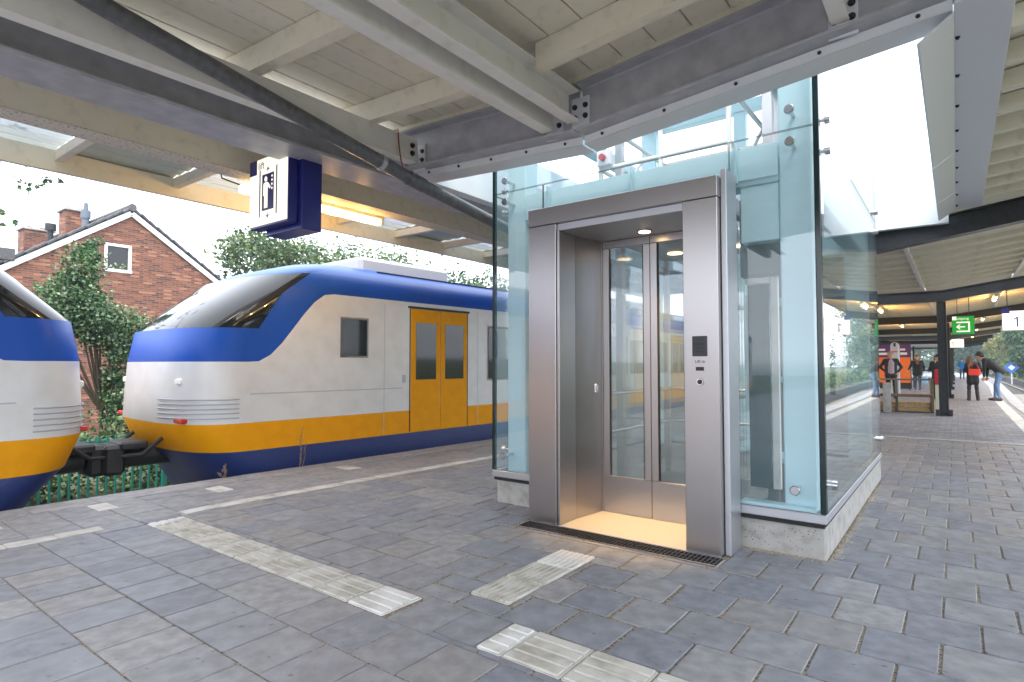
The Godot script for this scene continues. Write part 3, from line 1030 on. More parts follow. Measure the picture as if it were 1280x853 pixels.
# ------------------------------------------------------------------ lift shaft and portal
func pane(parent: Node3D, lo: Vector3, hi: Vector3, called := "glass_panel") -> MeshInstance3D:
	# thin box: the large faces are clear, a dark green ground edge runs round it
	var g := MB.new()
	var e := MB.new()
	var d := hi - lo
	if d.z < d.x and d.z < d.y:
		for s in 2:
			var z := hi.z if s == 0 else lo.z
			var q := [Vector3(lo.x, lo.y, z), Vector3(hi.x, lo.y, z), Vector3(hi.x, hi.y, z), Vector3(lo.x, hi.y, z)]
			if s: q.reverse()
			g.quad(q[0], q[1], q[2], q[3])
		e.quad(Vector3(lo.x, lo.y, lo.z), Vector3(lo.x, lo.y, hi.z), Vector3(lo.x, hi.y, hi.z), Vector3(lo.x, hi.y, lo.z))
		e.quad(Vector3(hi.x, lo.y, hi.z), Vector3(hi.x, lo.y, lo.z), Vector3(hi.x, hi.y, lo.z), Vector3(hi.x, hi.y, hi.z))
	else:
		for s in 2:
			var x := hi.x if s == 0 else lo.x
			var q := [Vector3(x, lo.y, hi.z), Vector3(x, lo.y, lo.z), Vector3(x, hi.y, lo.z), Vector3(x, hi.y, hi.z)]
			if s: q.reverse()
			g.quad(q[0], q[1], q[2], q[3])
		e.quad(Vector3(lo.x, lo.y, hi.z), Vector3(hi.x, lo.y, hi.z), Vector3(hi.x, hi.y, hi.z), Vector3(lo.x, hi.y, hi.z))
		e.quad(Vector3(hi.x, lo.y, lo.z), Vector3(lo.x, lo.y, lo.z), Vector3(lo.x, hi.y, lo.z), Vector3(hi.x, hi.y, lo.z))
	e.quad(Vector3(lo.x, hi.y, hi.z), Vector3(hi.x, hi.y, hi.z), Vector3(hi.x, hi.y, lo.z), Vector3(lo.x, hi.y, lo.z))
	e.quad(Vector3(lo.x, lo.y, lo.z), Vector3(hi.x, lo.y, lo.z), Vector3(hi.x, lo.y, hi.z), Vector3(lo.x, lo.y, hi.z))
	var o := part(parent, called, g, M.glass)
	put(o, "ground_edge", e.mesh(), M.glass_edge)
	return o

func fixing(pane_node: Node3D, at: Vector3, dir: Vector3) -> void:
	# point fixing: cap outside, stem through the glass to the steel frame
	var b := MB.new()
	b.tube([at - dir * 0.14, at + dir * 0.012], [0.014], 10)
	b.tube([at + dir * 0.001, at + dir * 0.006, at + dir * 0.03, at + dir * 0.036], [0.03, 0.033, 0.033, 0.027], 18)
	put(pane_node, "point_fixing", b.mesh(), M.steel_bright)

func build_lift() -> void:
	var L := thing("passenger_lift", "glass lift shaft with a brushed steel portal on a concrete plinth", "lift", Vector3(-2.1, 0, -6.1))
	var x0 := -3.53
	var x1 := -0.70
	var zf := -4.35
	var zb := -7.85
	# concrete plinth with a portal gap
	bx(L, "plinth", Vector3(-3.50, -0.02, -4.56), Vector3(-2.86, 0.215, -4.39), M.concrete, 0.012)
	bx(L, "plinth", Vector3(-1.28, -0.02, -4.56), Vector3(-0.715, 0.215, -4.39), M.concrete, 0.012)
	bx(L, "plinth", Vector3(-0.88, -0.02, -7.93), Vector3(-0.715, 0.215, -4.563), M.concrete, 0.012)
	bx(L, "plinth", Vector3(-3.50, -0.02, -7.93), Vector3(-3.33, 0.215, -4.563), M.concrete, 0.012)
	bx(L, "plinth", Vector3(-3.327, -0.02, -7.93), Vector3(-0.883, 0.215, -7.76), M.concrete, 0.012)
	# pores in the concrete face
	var pores := MB.new()
	for i in 70:
		var p := Vector3(rng.randf_range(-1.25, -0.74), rng.randf_range(0.03, 0.2), -4.388)
		var r := rng.randf_range(0.0012, 0.0042)
		pores.tube([p - Vector3(0, 0, 0.004), p + Vector3(0, 0, 0.0005)], [r], 7)
	part(L, "pores", pores, M.pit)
	# aluminium sill below the glass
	for q in [[Vector3(-3.52, 0.245, -4.40), Vector3(-2.87, 0.305, -4.345)], [Vector3(-1.285, 0.245, -4.40), Vector3(-0.70, 0.305, -4.345)], [Vector3(-0.755, 0.245, -7.86), Vector3(-0.70, 0.305, -4.403)], [Vector3(-3.52, 0.245, -7.86), Vector3(-3.465, 0.305, -4.403)], [Vector3(-3.462, 0.245, -7.86), Vector3(-0.758, 0.305, -7.805)]]:
		bx(L, "sill", q[0], q[1], M.alu, 0.004)
		var r := bx(L, "sill_packer", Vector3(q[0].x + 0.015, 0.215, q[0].z + 0.012), Vector3(q[1].x - 0.015, 0.2455, q[1].z - 0.012), M.rubber, 0.0)
	# steel frame
	var fx := [-3.42, -3.20, -1.02, -0.80]
	for c in [[-3.44, -4.68], [-0.985, -4.68], [-3.44, -7.74], [-0.985, -7.74]]:
		bx(L, "steel_post", Vector3(c[0], 0.22, c[1]), Vector3(c[0] + 0.215, 6.0, c[1] + 0.2), M.aqua, 0.01)
	for y in [[2.20, 2.80], [5.2, 5.4]]:
		bx(L, "front_rail", Vector3(-3.222, y[0], -4.67), Vector3(-0.988, y[1], -4.49), M.aqua, 0.008) if y[0] > 4 else null
		bx(L, "rear_rail", Vector3(-3.222, y[0] + 0.35, -7.73), Vector3(-0.988, y[1], -7.56), M.aqua, 0.008)
		bx(L, "side_rail", Vector3(-0.965, y[0] + 0.35, -7.537), Vector3(-0.79, y[1], -4.683), M.aqua, 0.008)
		bx(L, "side_rail", Vector3(-3.42, y[0] + 0.35, -7.537), Vector3(-3.245, y[1], -4.683), M.aqua, 0.008)
	# front rail over the portal, with fins
	bx(L, "front_rail", Vector3(-3.222, 2.62, -4.67), Vector3(-0.988, 2.80, -4.49), M.aqua, 0.008)
	bx(L, "front_plate", Vector3(-3.222, 2.66, -4.478), Vector3(-0.988, 2.90, -4.468), M.aqua, 0.002)
	bx(L, "front_panel", Vector3(-1.26, 2.20, -4.62), Vector3(-0.988, 2.617, -4.50), M.aqua, 0.006)
	for x in [-2.93, -2.1, -1.27]: bx(L, "fin", Vector3(x - 0.006, 2.64, -4.466), Vector3(x + 0.006, 2.92, -4.40), M.aqua, 0.001)
	for y in [3.72, 4.5]:
		bx(L, "rear_rail", Vector3(-3.222, y, -7.72), Vector3(-0.988, y + 0.14, -7.58), M.aqua, 0.008)
		bx(L, "side_rail", Vector3(-0.95, y, -7.537), Vector3(-0.81, y + 0.14, -4.683), M.aqua, 0.008)
		bx(L, "side_rail", Vector3(-3.40, y, -7.537), Vector3(-3.26, y + 0.14, -4.683), M.aqua, 0.008)
	bx(L, "rear_post", Vector3(-2.2, 0.22, -7.72), Vector3(-2.05, 5.2, -7.60), M.aqua, 0.008)
	for x in [-0.88, -3.33]:
		tb(L, "brace", [Vector3(x, 2.85, -4.75), Vector3(x, 3.70, -7.5)], [0.03], M.aqua, 10)
	# floor of the shaft
	bx(L, "shaft_floor", Vector3(-3.327, -0.02, -7.757), Vector3(-0.883, 0.01, -4.75), M.concrete, 0.002)
	bx(L, "base_cover", Vector3(-1.26, 0.30, -4.50), Vector3(-0.77, 0.325, -4.40), M.aqua, 0.003)
	bx(L, "shaft_roof", Vector3(-3.6, 6.0, -7.95), Vector3(-0.63, 6.1, -4.25), M.parapet, 0.01)
	# glass
	var t := 0.014
	var yj := 2.925
	var ytop := 5.95
	var gl := pane(L, Vector3(x0 + 0.037, 0.307, zf - t), Vector3(-2.945, yj - 0.004, zf))
	fixing(gl, Vector3(-3.38, 0.45, zf), Vector3(0, 0, 1))
	fixing(gl, Vector3(-3.36, 2.83, zf), Vector3(0, 0, 1))
	var gm := pane(L, Vector3(-2.939, 2.61, zf - t), Vector3(-1.298, yj - 0.004, zf))
	var gr := pane(L, Vector3(-1.292, 0.307, zf - t), Vector3(x1 - 0.037, yj - 0.004, zf))
	fixing(gr, Vector3(-0.885, 0.45, zf), Vector3(0, 0, 1))
	fixing(gr, Vector3(-0.878, 2.833, zf), Vector3(0, 0, 1))
	var gu := pane(L, Vector3(x0 + 0.037, yj + 0.004, zf - t), Vector3(x1 - 0.037, ytop, zf))
	bx(L, "corner_joint", Vector3(x1 - 0.036, 0.307, zf - 0.036), Vector3(x1 - 0.001, ytop, zf - 0.001), M.glass_edge, 0.004)
	bx(L, "corner_joint", Vector3(x0 + 0.001, 0.307, zf - 0.036), Vector3(x0 + 0.036, ytop, zf - 0.001), M.glass_edge, 0.004)
	fixing(gu, Vector3(-0.88, 3.058, zf), Vector3(0, 0, 1))
	fixing(gu, Vector3(-3.36, 3.03, zf), Vector3(0, 0, 1))
	# the two long sides: two panels each and an upper panel
	for s in 2:
		var xs := x1 if s == 0 else x0 + t
		var dir := Vector3(1, 0, 0) if s == 0 else Vector3(-1, 0, 0)
		var fxx := x1 if s == 0 else x0
		var gs := pane(L, Vector3(xs - t, 0.307, zb), Vector3(xs, yj - 0.004, zf - 0.037))
		var gh := pane(L, Vector3(xs - t, yj + 0.004, zb), Vector3(xs, ytop, zf - 0.037))
		for z in [zf - 0.22, zb + 0.12]:
			fixing(gs, Vector3(fxx, 0.47, z), dir)
			fixing(gs, Vector3(fxx, 2.80, z), dir)
			fixing(gh, Vector3(fxx, 3.02, z), dir)
	var gb := pane(L, Vector3(x0 + t + 0.004, 0.307, zb - t), Vector3(x1 - t - 0.004, yj - 0.004, zb))
	pane(L, Vector3(x0 + t + 0.004, yj + 0.004, zb - t), Vector3(x1 - t - 0.004, ytop, zb))

	# ---- stainless portal
	var pz := -4.03
	bx(L, "portal_pier", Vector3(-2.872, 0.004, -4.42), Vector3(-2.60, 2.455, pz), M.steel, 0.004)
	bx(L, "portal_pier", Vector3(-1.53, 0.004, -4.34), Vector3(-1.285, 2.455, pz), M.steel, 0.004)
	bx(L, "portal_head", Vector3(-2.874, 2.458, -4.34), Vector3(-1.283, 2.605, pz + 0.003), M.steel, 0.004)
	bx(L, "portal_soffit", Vector3(-2.60, 2.40, -4.70), Vector3(-1.53, 2.4575, -4.06), M.alu, 0.003)
	# jamb lining left: a narrow return, then a plain reveal
	bx(L, "portal_jamb", Vector3(-2.597, 0.004, -4.30), Vector3(-2.574, 2.398, pz - 0.012), M.steel, 0.003)
	var jb := MB.new()
	jb.extrude(PackedVector2Array([Vector2(-2.64, -4.302), Vector2(-2.575, -4.302), Vector2(-2.525, -4.665), Vector2(-2.64, -4.665)]), Vector3(0, 0.004, 0), Vector3.RIGHT, Vector3(0, 0, 1), Vector3(0, 2.394, 0))
	part(L, "portal_reveal", jb, M.steel)
	bx(L, "portal_reveal", Vector3(-1.53, 0.004, -4.70), Vector3(-1.49, 2.398, -4.345), M.steel, 0.003)
	# outer cover strip between pier and glass
	bx(L, "cover_strip", Vector3(-1.282, 0.0, -4.335), Vector3(-1.242, 2.66, -4.10), M.alu, 0.004)
	bx(L, "cover_strip", Vector3(-2.94, 0.22, -4.335), Vector3(-2.876, 2.60, -4.30), M.alu, 0.004)
	bx(L, "cover_strip", Vector3(-2.94, 2.608, -4.348), Vector3(-1.242, 2.67, -4.31), M.alu, 0.003)
	# key switch on the reveal
	var ks := bx(L, "key_switch", Vector3(-2.558, 1.05, -4.61), Vector3(-2.528, 1.13, -4.56), M.steel_bright, 0.006)
	# threshold
	bx(L, "threshold_plate", Vector3(-2.598, -0.02, -4.665), Vector3(-1.532, 0.002, -4.045), M.diamond, 0.0)
	bx(L, "door_sill", Vector3(-2.53, -0.02, -4.76), Vector3(-1.50, 0.004, -4.667), M.alu, 0.002)
	# doors: frame, glass, kick plate
	bx(L, "door_frame", Vector3(-2.555, 0.004, -4.71), Vector3(-2.515, 2.398, -4.668), M.steel, 0.003)
	for k in 2:
		var a := -2.513 + k * 0.4525
		var c := a + 0.450
		var d := Node3D.new()
		d.name = "door_leaf"
		L.add_child(d, true)
		d.position = -L.position
		var st := MB.new()
		st.box(Vector3((a + c) * 0.5, 0.162, -4.69), Vector3(c - a, 0.316, 0.034), 0.003)
		put(d, "kick_plate", st.mesh(), M.steel)
		for q in [[a, a + 0.062, 0.322, 2.33], [c - 0.062, c, 0.322, 2.33]]:
			var b := MB.new()
			b.box(Vector3((q[0] + q[1]) * 0.5, (q[2] + q[3]) * 0.5, -4.69), Vector3(q[1] - q[0], q[3] - q[2], 0.034), 0.003)
			put(d, "stile", b.mesh(), M.steel)
		var hb := MB.new()
		hb.box(Vector3((a + c) * 0.5, 2.365, -4.69), Vector3(c - a, 0.066, 0.034), 0.003)
		put(d, "top_rail", hb.mesh(), M.steel)
		var gk := MB.new()
		gk.box(Vector3((a + c) * 0.5, 1.326, -4.695), Vector3(c - a - 0.126, 2.0, 0.008), 0.0)
		put(d, "door_glass", gk.mesh(), M.door_glass)
		var sb := MB.new()
		for q in [[a + 0.063, a + 0.071], [c - 0.071, c - 0.063]]:
			sb.box(Vector3((q[0] + q[1]) * 0.5, 1.326, -4.686), Vector3(0.008, 2.0, 0.01), 0.0)
		put(d, "gasket", sb.mesh(), M.rubber)
	# downlight in the soffit
	var dl := MB.new()
	dl.tube([Vector3(-2.02, 2.398, -4.48), Vector3(-2.02, 2.388, -4.48)], [0.06], 24)
	var dn := part(L, "downlight", dl, M.steel_bright)
	var dg := MB.new()
	dg.tube([Vector3(-2.02, 2.3875, -4.48), Vector3(-2.02, 2.384, -4.48)], [0.046], 24)
	put(dn, "lens", dg.mesh(), M.spot_glow)
	for xs in [-2.02]:
		var sl := SpotLight3D.new()
		sl.name = "downlight_beam"
		L.add_child(sl)
		sl.position = Vector3(xs, 2.37, -4.47) - L.position
		sl.rotation.x = -PI / 2
		sl.spot_angle = 27
		sl.spot_range = 8
		sl.spot_attenuation = 2
		sl.light_color = Color(1.0, 0.79, 0.50)
		sl.light_energy = 3.0
		sl.light_size = 0.05
		sl.shadow_enabled = true
	# call panel on the right pier
	var sp := bx(L, "intercom", Vector3(-1.466, 1.355, pz - 0.002), Vector3(-1.364, 1.495, pz + 0.010), M.dark_steel, 0.006)
	var sg := MB.new()
	for k in 4: sg.box(Vector3(-1.415, 1.385 + 0.028 * k, pz + 0.0115), Vector3(0.07, 0.006 if k != 2 else 0.012, 0.003), 0.001)
	put(sp, "speaker_slot", sg.mesh(), M.black)
	var dp := bx(L, "display", Vector3(-1.444, 1.255, pz - 0.001), Vector3(-1.388, 1.281, pz + 0.004), M.black, 0.001)
	var bt := MB.new()
	bt.tube([Vector3(-1.415, 1.178, pz), Vector3(-1.415, 1.178, pz + 0.008)], [0.026, 0.023], 24)
	var bn := part(L, "call_button", bt, M.steel_bright)
	var bi := MB.new()
	bi.tube([Vector3(-1.415, 1.178, pz + 0.007), Vector3(-1.415, 1.178, pz + 0.011)], [0.017], 20)
	put(bn, "button_face", bi.mesh(), M.black)
	var lt := text("Lift in", 0.02, M.black)
	lt.name = "lettering"
	L.add_child(lt, true)
	lt.position = Vector3(-1.415, 1.318, pz + 0.001) - L.position

	# drain grate in front of the portal
	var G := thing("drain_grate", "dark slotted steel drain grate across the foot of the lift portal", "grate", Vector3(-2.06, 0, -3.93))
	bx(G, "frame", Vector3(-2.86, -0.03, -3.845), Vector3(-1.27, 0.005, -3.836), M.steel_bright, 0.001)
	bx(G, "frame", Vector3(-2.86, -0.03, -4.022), Vector3(-1.27, 0.005, -4.013), M.steel_bright, 0.001)
	var bars := MB.new()
	for k in 53: bars.box(Vector3(-2.85 + 0.0301 * k, -0.011, -3.929), Vector3(0.009, 0.028, 0.166), 0.0)
	for z in [-3.90, -3.958]: bars.box(Vector3(-2.065, -0.012, z), Vector3(1.58, 0.022, 0.01), 0.0)
	part(G, "bars", bars, M.dark_steel)
	bx(G, "trough", Vector3(-2.86, -0.16, -4.012), Vector3(-1.27, -0.14, -3.846), M.concrete, 0.0)
	bx(G, "trough_side", Vector3(-2.86, -0.139, -3.845), Vector3(-1.27, -0.031, -3.836), M.concrete, 0.0)
	bx(G, "trough_side", Vector3(-2.86, -0.139, -4.022), Vector3(-1.27, -0.031, -4.013), M.concrete, 0.0)
	bx(G, "trough_end", Vector3(-2.875, -0.139, -4.02), Vector3(-2.861, -0.002, -3.838), M.concrete, 0.0)
	bx(G, "trough_end", Vector3(-1.269, -0.139, -4.02), Vector3(-1.255, -0.002, -3.838), M.concrete, 0.0)

func text(s: String, h: float, m: Material, font := "Droid Sans") -> MeshInstance3D:
	var t := TextMesh.new()
	t.text = s
	var f := SystemFont.new()
	f.font_names = PackedStringArray([font])
	t.font = f
	t.font_size = 48
	t.pixel_size = h / 34.0
	t.depth = 0.002
	var o := MeshInstance3D.new()
	o.mesh = t
	o.material_override = m
	return o

func build_lift_car() -> void:
	var K := thing("lift_car", "glazed lift car standing inside the shaft behind the steel doors", "lift car", Vector3(-2.06, 0, -5.7))
	var a := -2.72
	var c := -1.40
	var f := -4.80
	var r := -6.60
	bx(K, "car_floor", Vector3(a, 0.012, r), Vector3(c, 0.06, f), M.dark_steel, 0.004)
	bx(K, "car_roof", Vector3(a, 2.52, r), Vector3(c, 2.66, f), M.grey_paint, 0.006)
	bx(K, "car_ceiling", Vector3(a + 0.03, 2.50, r + 0.03), Vector3(c - 0.03, 2.518, f - 0.03), M.steel, 0.003)
	for p in [[a, f - 0.06], [c - 0.06, f - 0.06], [a, r], [c - 0.06, r]]:
		bx(K, "car_post", Vector3(p[0], 0.062, p[1]), Vector3(p[0] + 0.06, 2.498, p[1] + 0.06), M.steel, 0.004)
	for s in 2:
		var x := a + 0.02 if s == 0 else c - 0.03
		var b := MB.new()
		b.box(Vector3(x, 1.28, (f + r) * 0.5), Vector3(0.01, 2.42, f - r - 0.13), 0.0)
		part(K, "side_glass", b, M.glass_car)
		for y in [0.66, 1.02]:
			tb(K, "handrail", [Vector3(x + (0.06 if s == 0 else -0.06), y, f - 0.10), Vector3(x + (0.06 if s == 0 else -0.06), y, r + 0.10)], [0.02], M.steel_bright, 12)
	var rg := MB.new()
	rg.box(Vector3(-2.06, 1.28, r + 0.03), Vector3(c - a - 0.13, 2.42, 0.01), 0.0)
	part(K, "rear_glass", rg, M.glass_car)
	for y in [0.66, 1.02]:
		tb(K, "handrail", [Vector3(a + 0.1, y, r + 0.10), Vector3(c - 0.1, y, r + 0.10)], [0.02], M.steel_bright, 12)
	bx(K, "operating_panel", Vector3(c - 0.05, 0.9, -5.5), Vector3(c - 0.035, 1.9, -5.25), M.steel, 0.004)
	# ceiling lamps
	for p in [[-2.4, -5.25], [-1.75, -5.25], [-2.4, -6.1], [-1.75, -6.1]]:
		var lb := MB.new()
		lb.tube([Vector3(p[0], 2.499, p[1]), Vector3(p[0], 2.494, p[1])], [0.08], 22)
		part(K, "ceiling_lamp", lb, M.spot_glow)
	for z in [-5.25, -6.1]:
		for x in [-2.4, -1.75]:
			var ol := SpotLight3D.new()
			ol.name = "lamp_beam"
			K.add_child(ol, true)
			ol.position = Vector3(x, 2.48, z) - K.position
			ol.rotation.x = -PI / 2
			ol.spot_angle = 60
			ol.spot_range = 10
			ol.spot_attenuation = 2
			ol.light_color = Color(1.0, 0.86, 0.66)
			ol.light_energy = 0.12
			ol.light_size = 0.05
			ol.shadow_enabled = true
	# guard rail on the roof of the car
	var R := thing("roof_guard_rail", "white tubular guard rail on top of the lift car inside the upper glass", "railing", Vector3(-2.06, 2.66, -5.7))
	for x in [a + 0.06, -2.06, c - 0.06]:
		for z in [f - 0.12, r + 0.12]:
			tb(R, "post", [Vector3(x, 2.66, z), Vector3(x, 3.62, z)], [0.022], M.white_paint, 10)
	for y in [3.15, 3.62]:
		for z in [f - 0.12, r + 0.12]: tb(R, "rail", [Vector3(a + 0.06, y, z), Vector3(c - 0.06, y, z)], [0.022], M.white_paint, 10)
		for x in [a + 0.06, c - 0.06]: tb(R, "rail", [Vector3(x, y, f - 0.12), Vector3(x, y, r + 0.12)], [0.022], M.white_paint, 10)
	tb(R, "brace", [Vector3(a + 0.06, 2.70, f - 0.12), Vector3(a + 0.06, 3.6, r + 0.6)], [0.018], M.white_paint, 8)
	tb(R, "brace", [Vector3(c - 0.06, 2.70, f - 0.12), Vector3(c - 0.06, 3.6, r + 0.6)], [0.018], M.white_paint, 8)
	bx(R, "stop_box", Vector3(-2.66, 3.16, -4.90), Vector3(-2.52, 3.30, -4.84), M.grey_light, 0.006)
	tb(R, "stop_button", [Vector3(-2.59, 3.23, -4.84), Vector3(-2.59, 3.23, -4.80)], [0.03], M.red, 14)
	# guide rails, counterweight and cables beside the car
	var W := thing("counterweight_frame", "guide rails and counterweight in the shaft beside the lift car", "lift gear", Vector3(-1.15, 0, -5.9))
	for z in [-5.2, -5.55, -6.4]:
		bx(W, "guide_rail", Vector3(-1.26, 0.02, z - 0.04), Vector3(-1.18, 5.9, z + 0.04), M.steel, 0.004)
	bx(W, "guide_rail", Vector3(-2.90, 0.02, -5.76), Vector3(-2.82, 5.9, -5.68), M.steel, 0.004)
	bx(W, "counterweight", Vector3(-1.25, 3.4, -6.35), Vector3(-1.13, 5.2, -5.6), M.dark_steel, 0.01)
	bx(W, "machine_box", Vector3(-1.34, 1.98, -5.12), Vector3(-1.0, 2.6, -4.75), M.machine, 0.01)
	bx(W, "panel_frame", Vector3(-1.13, 0.35, -4.83), Vector3(-1.075, 1.975, -4.79), M.white_paint, 0.004)
	bx(W, "panel_frame", Vector3(-1.32, 1.93, -4.83), Vector3(-1.135, 1.975, -4.79), M.white_paint, 0.004)
	bx(W, "dark_panel", Vector3(-1.30, 0.35, -4.82), Vector3(-1.14, 1.925, -4.80), M.train_glass, 0.003)
	for k in 4:
		tb(W, "cable", [Vector3(-1.22 + 0.03 * k, 0.05, -5.9), Vector3(-1.22 + 0.03 * k, 5.9, -5.9)], [0.006], M.black, 6)
	for k in 8:
		bx(W, "rail_bracket", Vector3(-1.30, 0.5 + 0.65 * k, -5.62), Vector3(-1.02, 0.54 + 0.65 * k, -5.13), M.aqua, 0.003)

# ------------------------------------------------------------------ trains
func train(dir: float, at: Vector3, turn: float, length: float, label: String) -> void:
	var T := thing("train", label, "train", at, "two coupled commuter trains")
	T.rotation.y = turn
	# levels: y at the nose, y along the side, setback of the nose, half width
	var lv := [[-0.42, -0.42, 0.62, 1.34], [-0.05, -0.05, 0.42, 1.40], [0.25, 0.25, 0.14, 1.40], [0.59, 0.59, 0.0, 1.40], [0.95, 0.95, 0.015, 1.40], [1.33, 2.26, 0.04, 1.40], [1.74, 2.36, 0.12, 1.385], [2.12, 2.45, 0.55, 1.35], [2.46, 2.54, 0.98, 1.29], [2.60, 2.63, 1.30, 1.17], [2.73, 2.75, 1.75, 0.95], [2.80, 2.82, 2.1, 0.55], [2.83, 2.85, 2.3, 0.0]]
	var ss := [0.7, 0.85, 1.0, 1.15, 1.3, 1.45, 1.6, 1.75, 1.9, 2.2, 2.6, 3.2, 5.0, 9.0, length]
	var arc := 12
	var grid := []
	for l in lv:
		var row := []
		for k in arc + 1:
			var ph := PI / 2 * k / arc
			row.append([pow(sin(ph), 2.0 / 3.0), l[2] + 0.62 * (1.0 - pow(maxf(cos(ph), 0.0), 2.0 / 2.4))])
		for s in ss: row.append([1.0, maxf(s, l[2] + 0.62)])
		var pts := []
		for q in row:
			var e := smoothstep(0.8, 1.85, q[1])
			pts.append(Vector3(q[0] * l[3], lerpf(l[0], l[1], e), -dir * q[1]))
		grid.append(pts)
	var zone := {}
	for nm in ["skirt", "yellow_band", "body_shell", "cab_band", "windscreen", "roof"]: zone[nm] = MB.new()
	for side in [1.0, -1.0]:
		var sc := Vector3(side, 1, 1)
		for k in lv.size() - 1:
			for j in arc + ss.size():
				var nm := "roof"
				if k < 2: nm = "skirt"
				elif k == 2: nm = "yellow_band"
				elif k < 5: nm = "body_shell"
				elif k == 5: nm = "cab_band"
				elif k < 8: nm = "windscreen" if j < arc + 2 else "cab_band"
				var p: Array = [grid[k][j] * sc, grid[k][j + 1] * sc, grid[k + 1][j + 1] * sc, grid[k + 1][j] * sc]
				var nn: Array = []
				for q in [[k, j], [k, j + 1], [k + 1, j + 1], [k + 1, j]]:
					var du: Vector3 = grid[q[0]][mini(q[1] + 1, arc + ss.size())] - grid[q[0]][maxi(q[1] - 1, 0)]
					var dv: Vector3 = grid[mini(q[0] + 1, lv.size() - 1)][q[1]] - grid[maxi(q[0] - 1, 0)][q[1]]
					if du.length() < 1e-5: du = Vector3(0, 0, -dir)
					var nv := du.cross(dv)
					if nv.length() < 1e-9: nv = Vector3(0, 1, 0)
					nv = nv.normalized()
					if nv.x < -0.001 or (absf(nv.x) < 0.001 and nv.z * dir < 0): nv = -nv
					nn.append(nv * sc)
				var z: MB = zone[nm]
				if side * dir > 0:
					z.tris(p[0], p[1], p[2], nn[0], nn[1], nn[2])
					z.tris(p[0], p[2], p[3], nn[0], nn[2], nn[3])
				else:
					z.tris(p[0], p[2], p[1], nn[0], nn[2], nn[1])
					z.tris(p[0], p[3], p[2], nn[0], nn[3], nn[2])
	put(T, "skirt", zone.skirt.mesh(), M.train_skirt)
	put(T, "yellow_band", zone.yellow_band.mesh(), M.train_yellow)
	put(T, "body_shell", zone.body_shell.mesh(), M.train_white)
	put(T, "cab_band", zone.cab_band.mesh(), M.train_blue)
	put(T, "windscreen", zone.windscreen.mesh(), M.train_glass)
	put(T, "roof", zone.roof.mesh(), M.train_roof)
	var add := func(called: String, lo: Vector3, hi: Vector3, m: Material, bev := 0.01, parent: Node3D = null) -> MeshInstance3D:
		# lo and hi: x outwards from the centre line, y up, z = distance behind the nose
		var b := MB.new()
		b.box(Vector3((lo.x + hi.x) * 0.5, (lo.y + hi.y) * 0.5, -dir * (lo.z + hi.z) * 0.5), Vector3(hi.x - lo.x, hi.y - lo.y, absf(hi.z - lo.z)), bev)
		return put(parent if parent else T, called, b.mesh(), m)
	add.call("underframe", Vector3(-1.2, -0.75, 1.3), Vector3(1.2, -0.38, length), M.black)
	add.call("rear_end", Vector3(-1.38, -0.4, length - 0.02), Vector3(1.38, 2.5, length + 0.05), M.train_grey)
	# side openings on the platform side
	var x := 1.392
	add.call("cab_window_seal", Vector3(x, 1.39, 2.0), Vector3(x + 0.008, 1.96, 2.47), M.rubber, 0.003)
	add.call("cab_window", Vector3(x, 1.42, 2.03), Vector3(x + 0.014, 1.93, 2.44), M.train_glass, 0.02)
	var s0 := 3.25
	while s0 < length - 2.0:
		for k in 2:
			var a := s0 + 0.62 * k
			var d: MeshInstance3D = add.call("door_leaf", Vector3(x, 0.262, a + 0.006), Vector3(x + 0.02, 2.16, a + 0.614), M.train_yellow, 0.012)
			add.call("door_window", Vector3(x + 0.018, 1.06, a + 0.10), Vector3(x + 0.026, 1.95, a + 0.52), M.train_glass, 0.02, d)
		add.call("door_button", Vector3(x, 1.02, s0 - 0.16), Vector3(x + 0.016, 1.14, s0 - 0.09), M.train_grey, 0.01)
		for q in [s0 - 0.02, s0 + 1.24]: add.call("door_seal", Vector3(x, 0.262, q), Vector3(x + 0.012, 2.16, q + 0.02), M.rubber, 0.003)
		add.call("door_header", Vector3(x, 2.165, s0 - 0.05), Vector3(x + 0.025, 2.20, s0 + 1.29), M.black, 0.005)
		add.call("footstep", Vector3(x - 0.02, -0.09, s0), Vector3(x + 0.10, -0.05, s0 + 1.24), M.train_grey, 0.01)
		for q in 3:
			var a := s0 + 1.78 + q * 1.75
			if a + 1.5 > length - 0.5: break
			add.call("window_seal", Vector3(x, 1.015, a - 0.035), Vector3(x + 0.008, 1.985, a + 1.535), M.rubber, 0.003)
			add.call("window", Vector3(x, 1.05, a), Vector3(x + 0.014, 1.95, a + 1.5), M.train_glass, 0.03)
		s0 += 7.1
	# a gap line, grille and lamps on the nose
	for k in 5:
		var y := 0.66 + 0.055 * k
		var g := MB.new()
		var pts := []
		for j in arc + 1:
			var ph := PI / 2 * j / arc
			pts.append(Vector3(pow(sin(ph), 2.0 / 3.0) * 1.403, y, -dir * (0.62 * (1.0 - pow(maxf(cos(ph), 0.0), 2.0 / 2.4)) - 0.003)))
		g.tube(pts.slice(2, arc + 1), [0.008], 5)
		put(T, "grille_slat", g.mesh(), M.train_grey)
	for q in [2.75, 4.75, 8.3]: add.call("panel_seam", Vector3(x + 0.002, 0.27, q), Vector3(x + 0.0095, 2.2, q + 0.008), M.train_grey, 0.0)
	add.call("panel_gap", Vector3(x + 0.001, 0.93, 0.75), Vector3(x + 0.011, 0.945, 3.1), M.train_grey, 0.0)
	for sd in [-1.0, 1.0]:
		add.call("head_lamp", Vector3(sd * 0.85 - 0.14, 1.05, 0.09), Vector3(sd * 0.85 + 0.14, 1.13, 0.24), M.paper, 0.03)
		add.call("tail_lamp", Vector3(sd * 0.9 - 0.2, 0.60, 0.075), Vector3(sd * 0.9 + 0.2, 0.655, 0.3), M.red_lens, 0.02)
	# coupler
	var cp := MB.new()
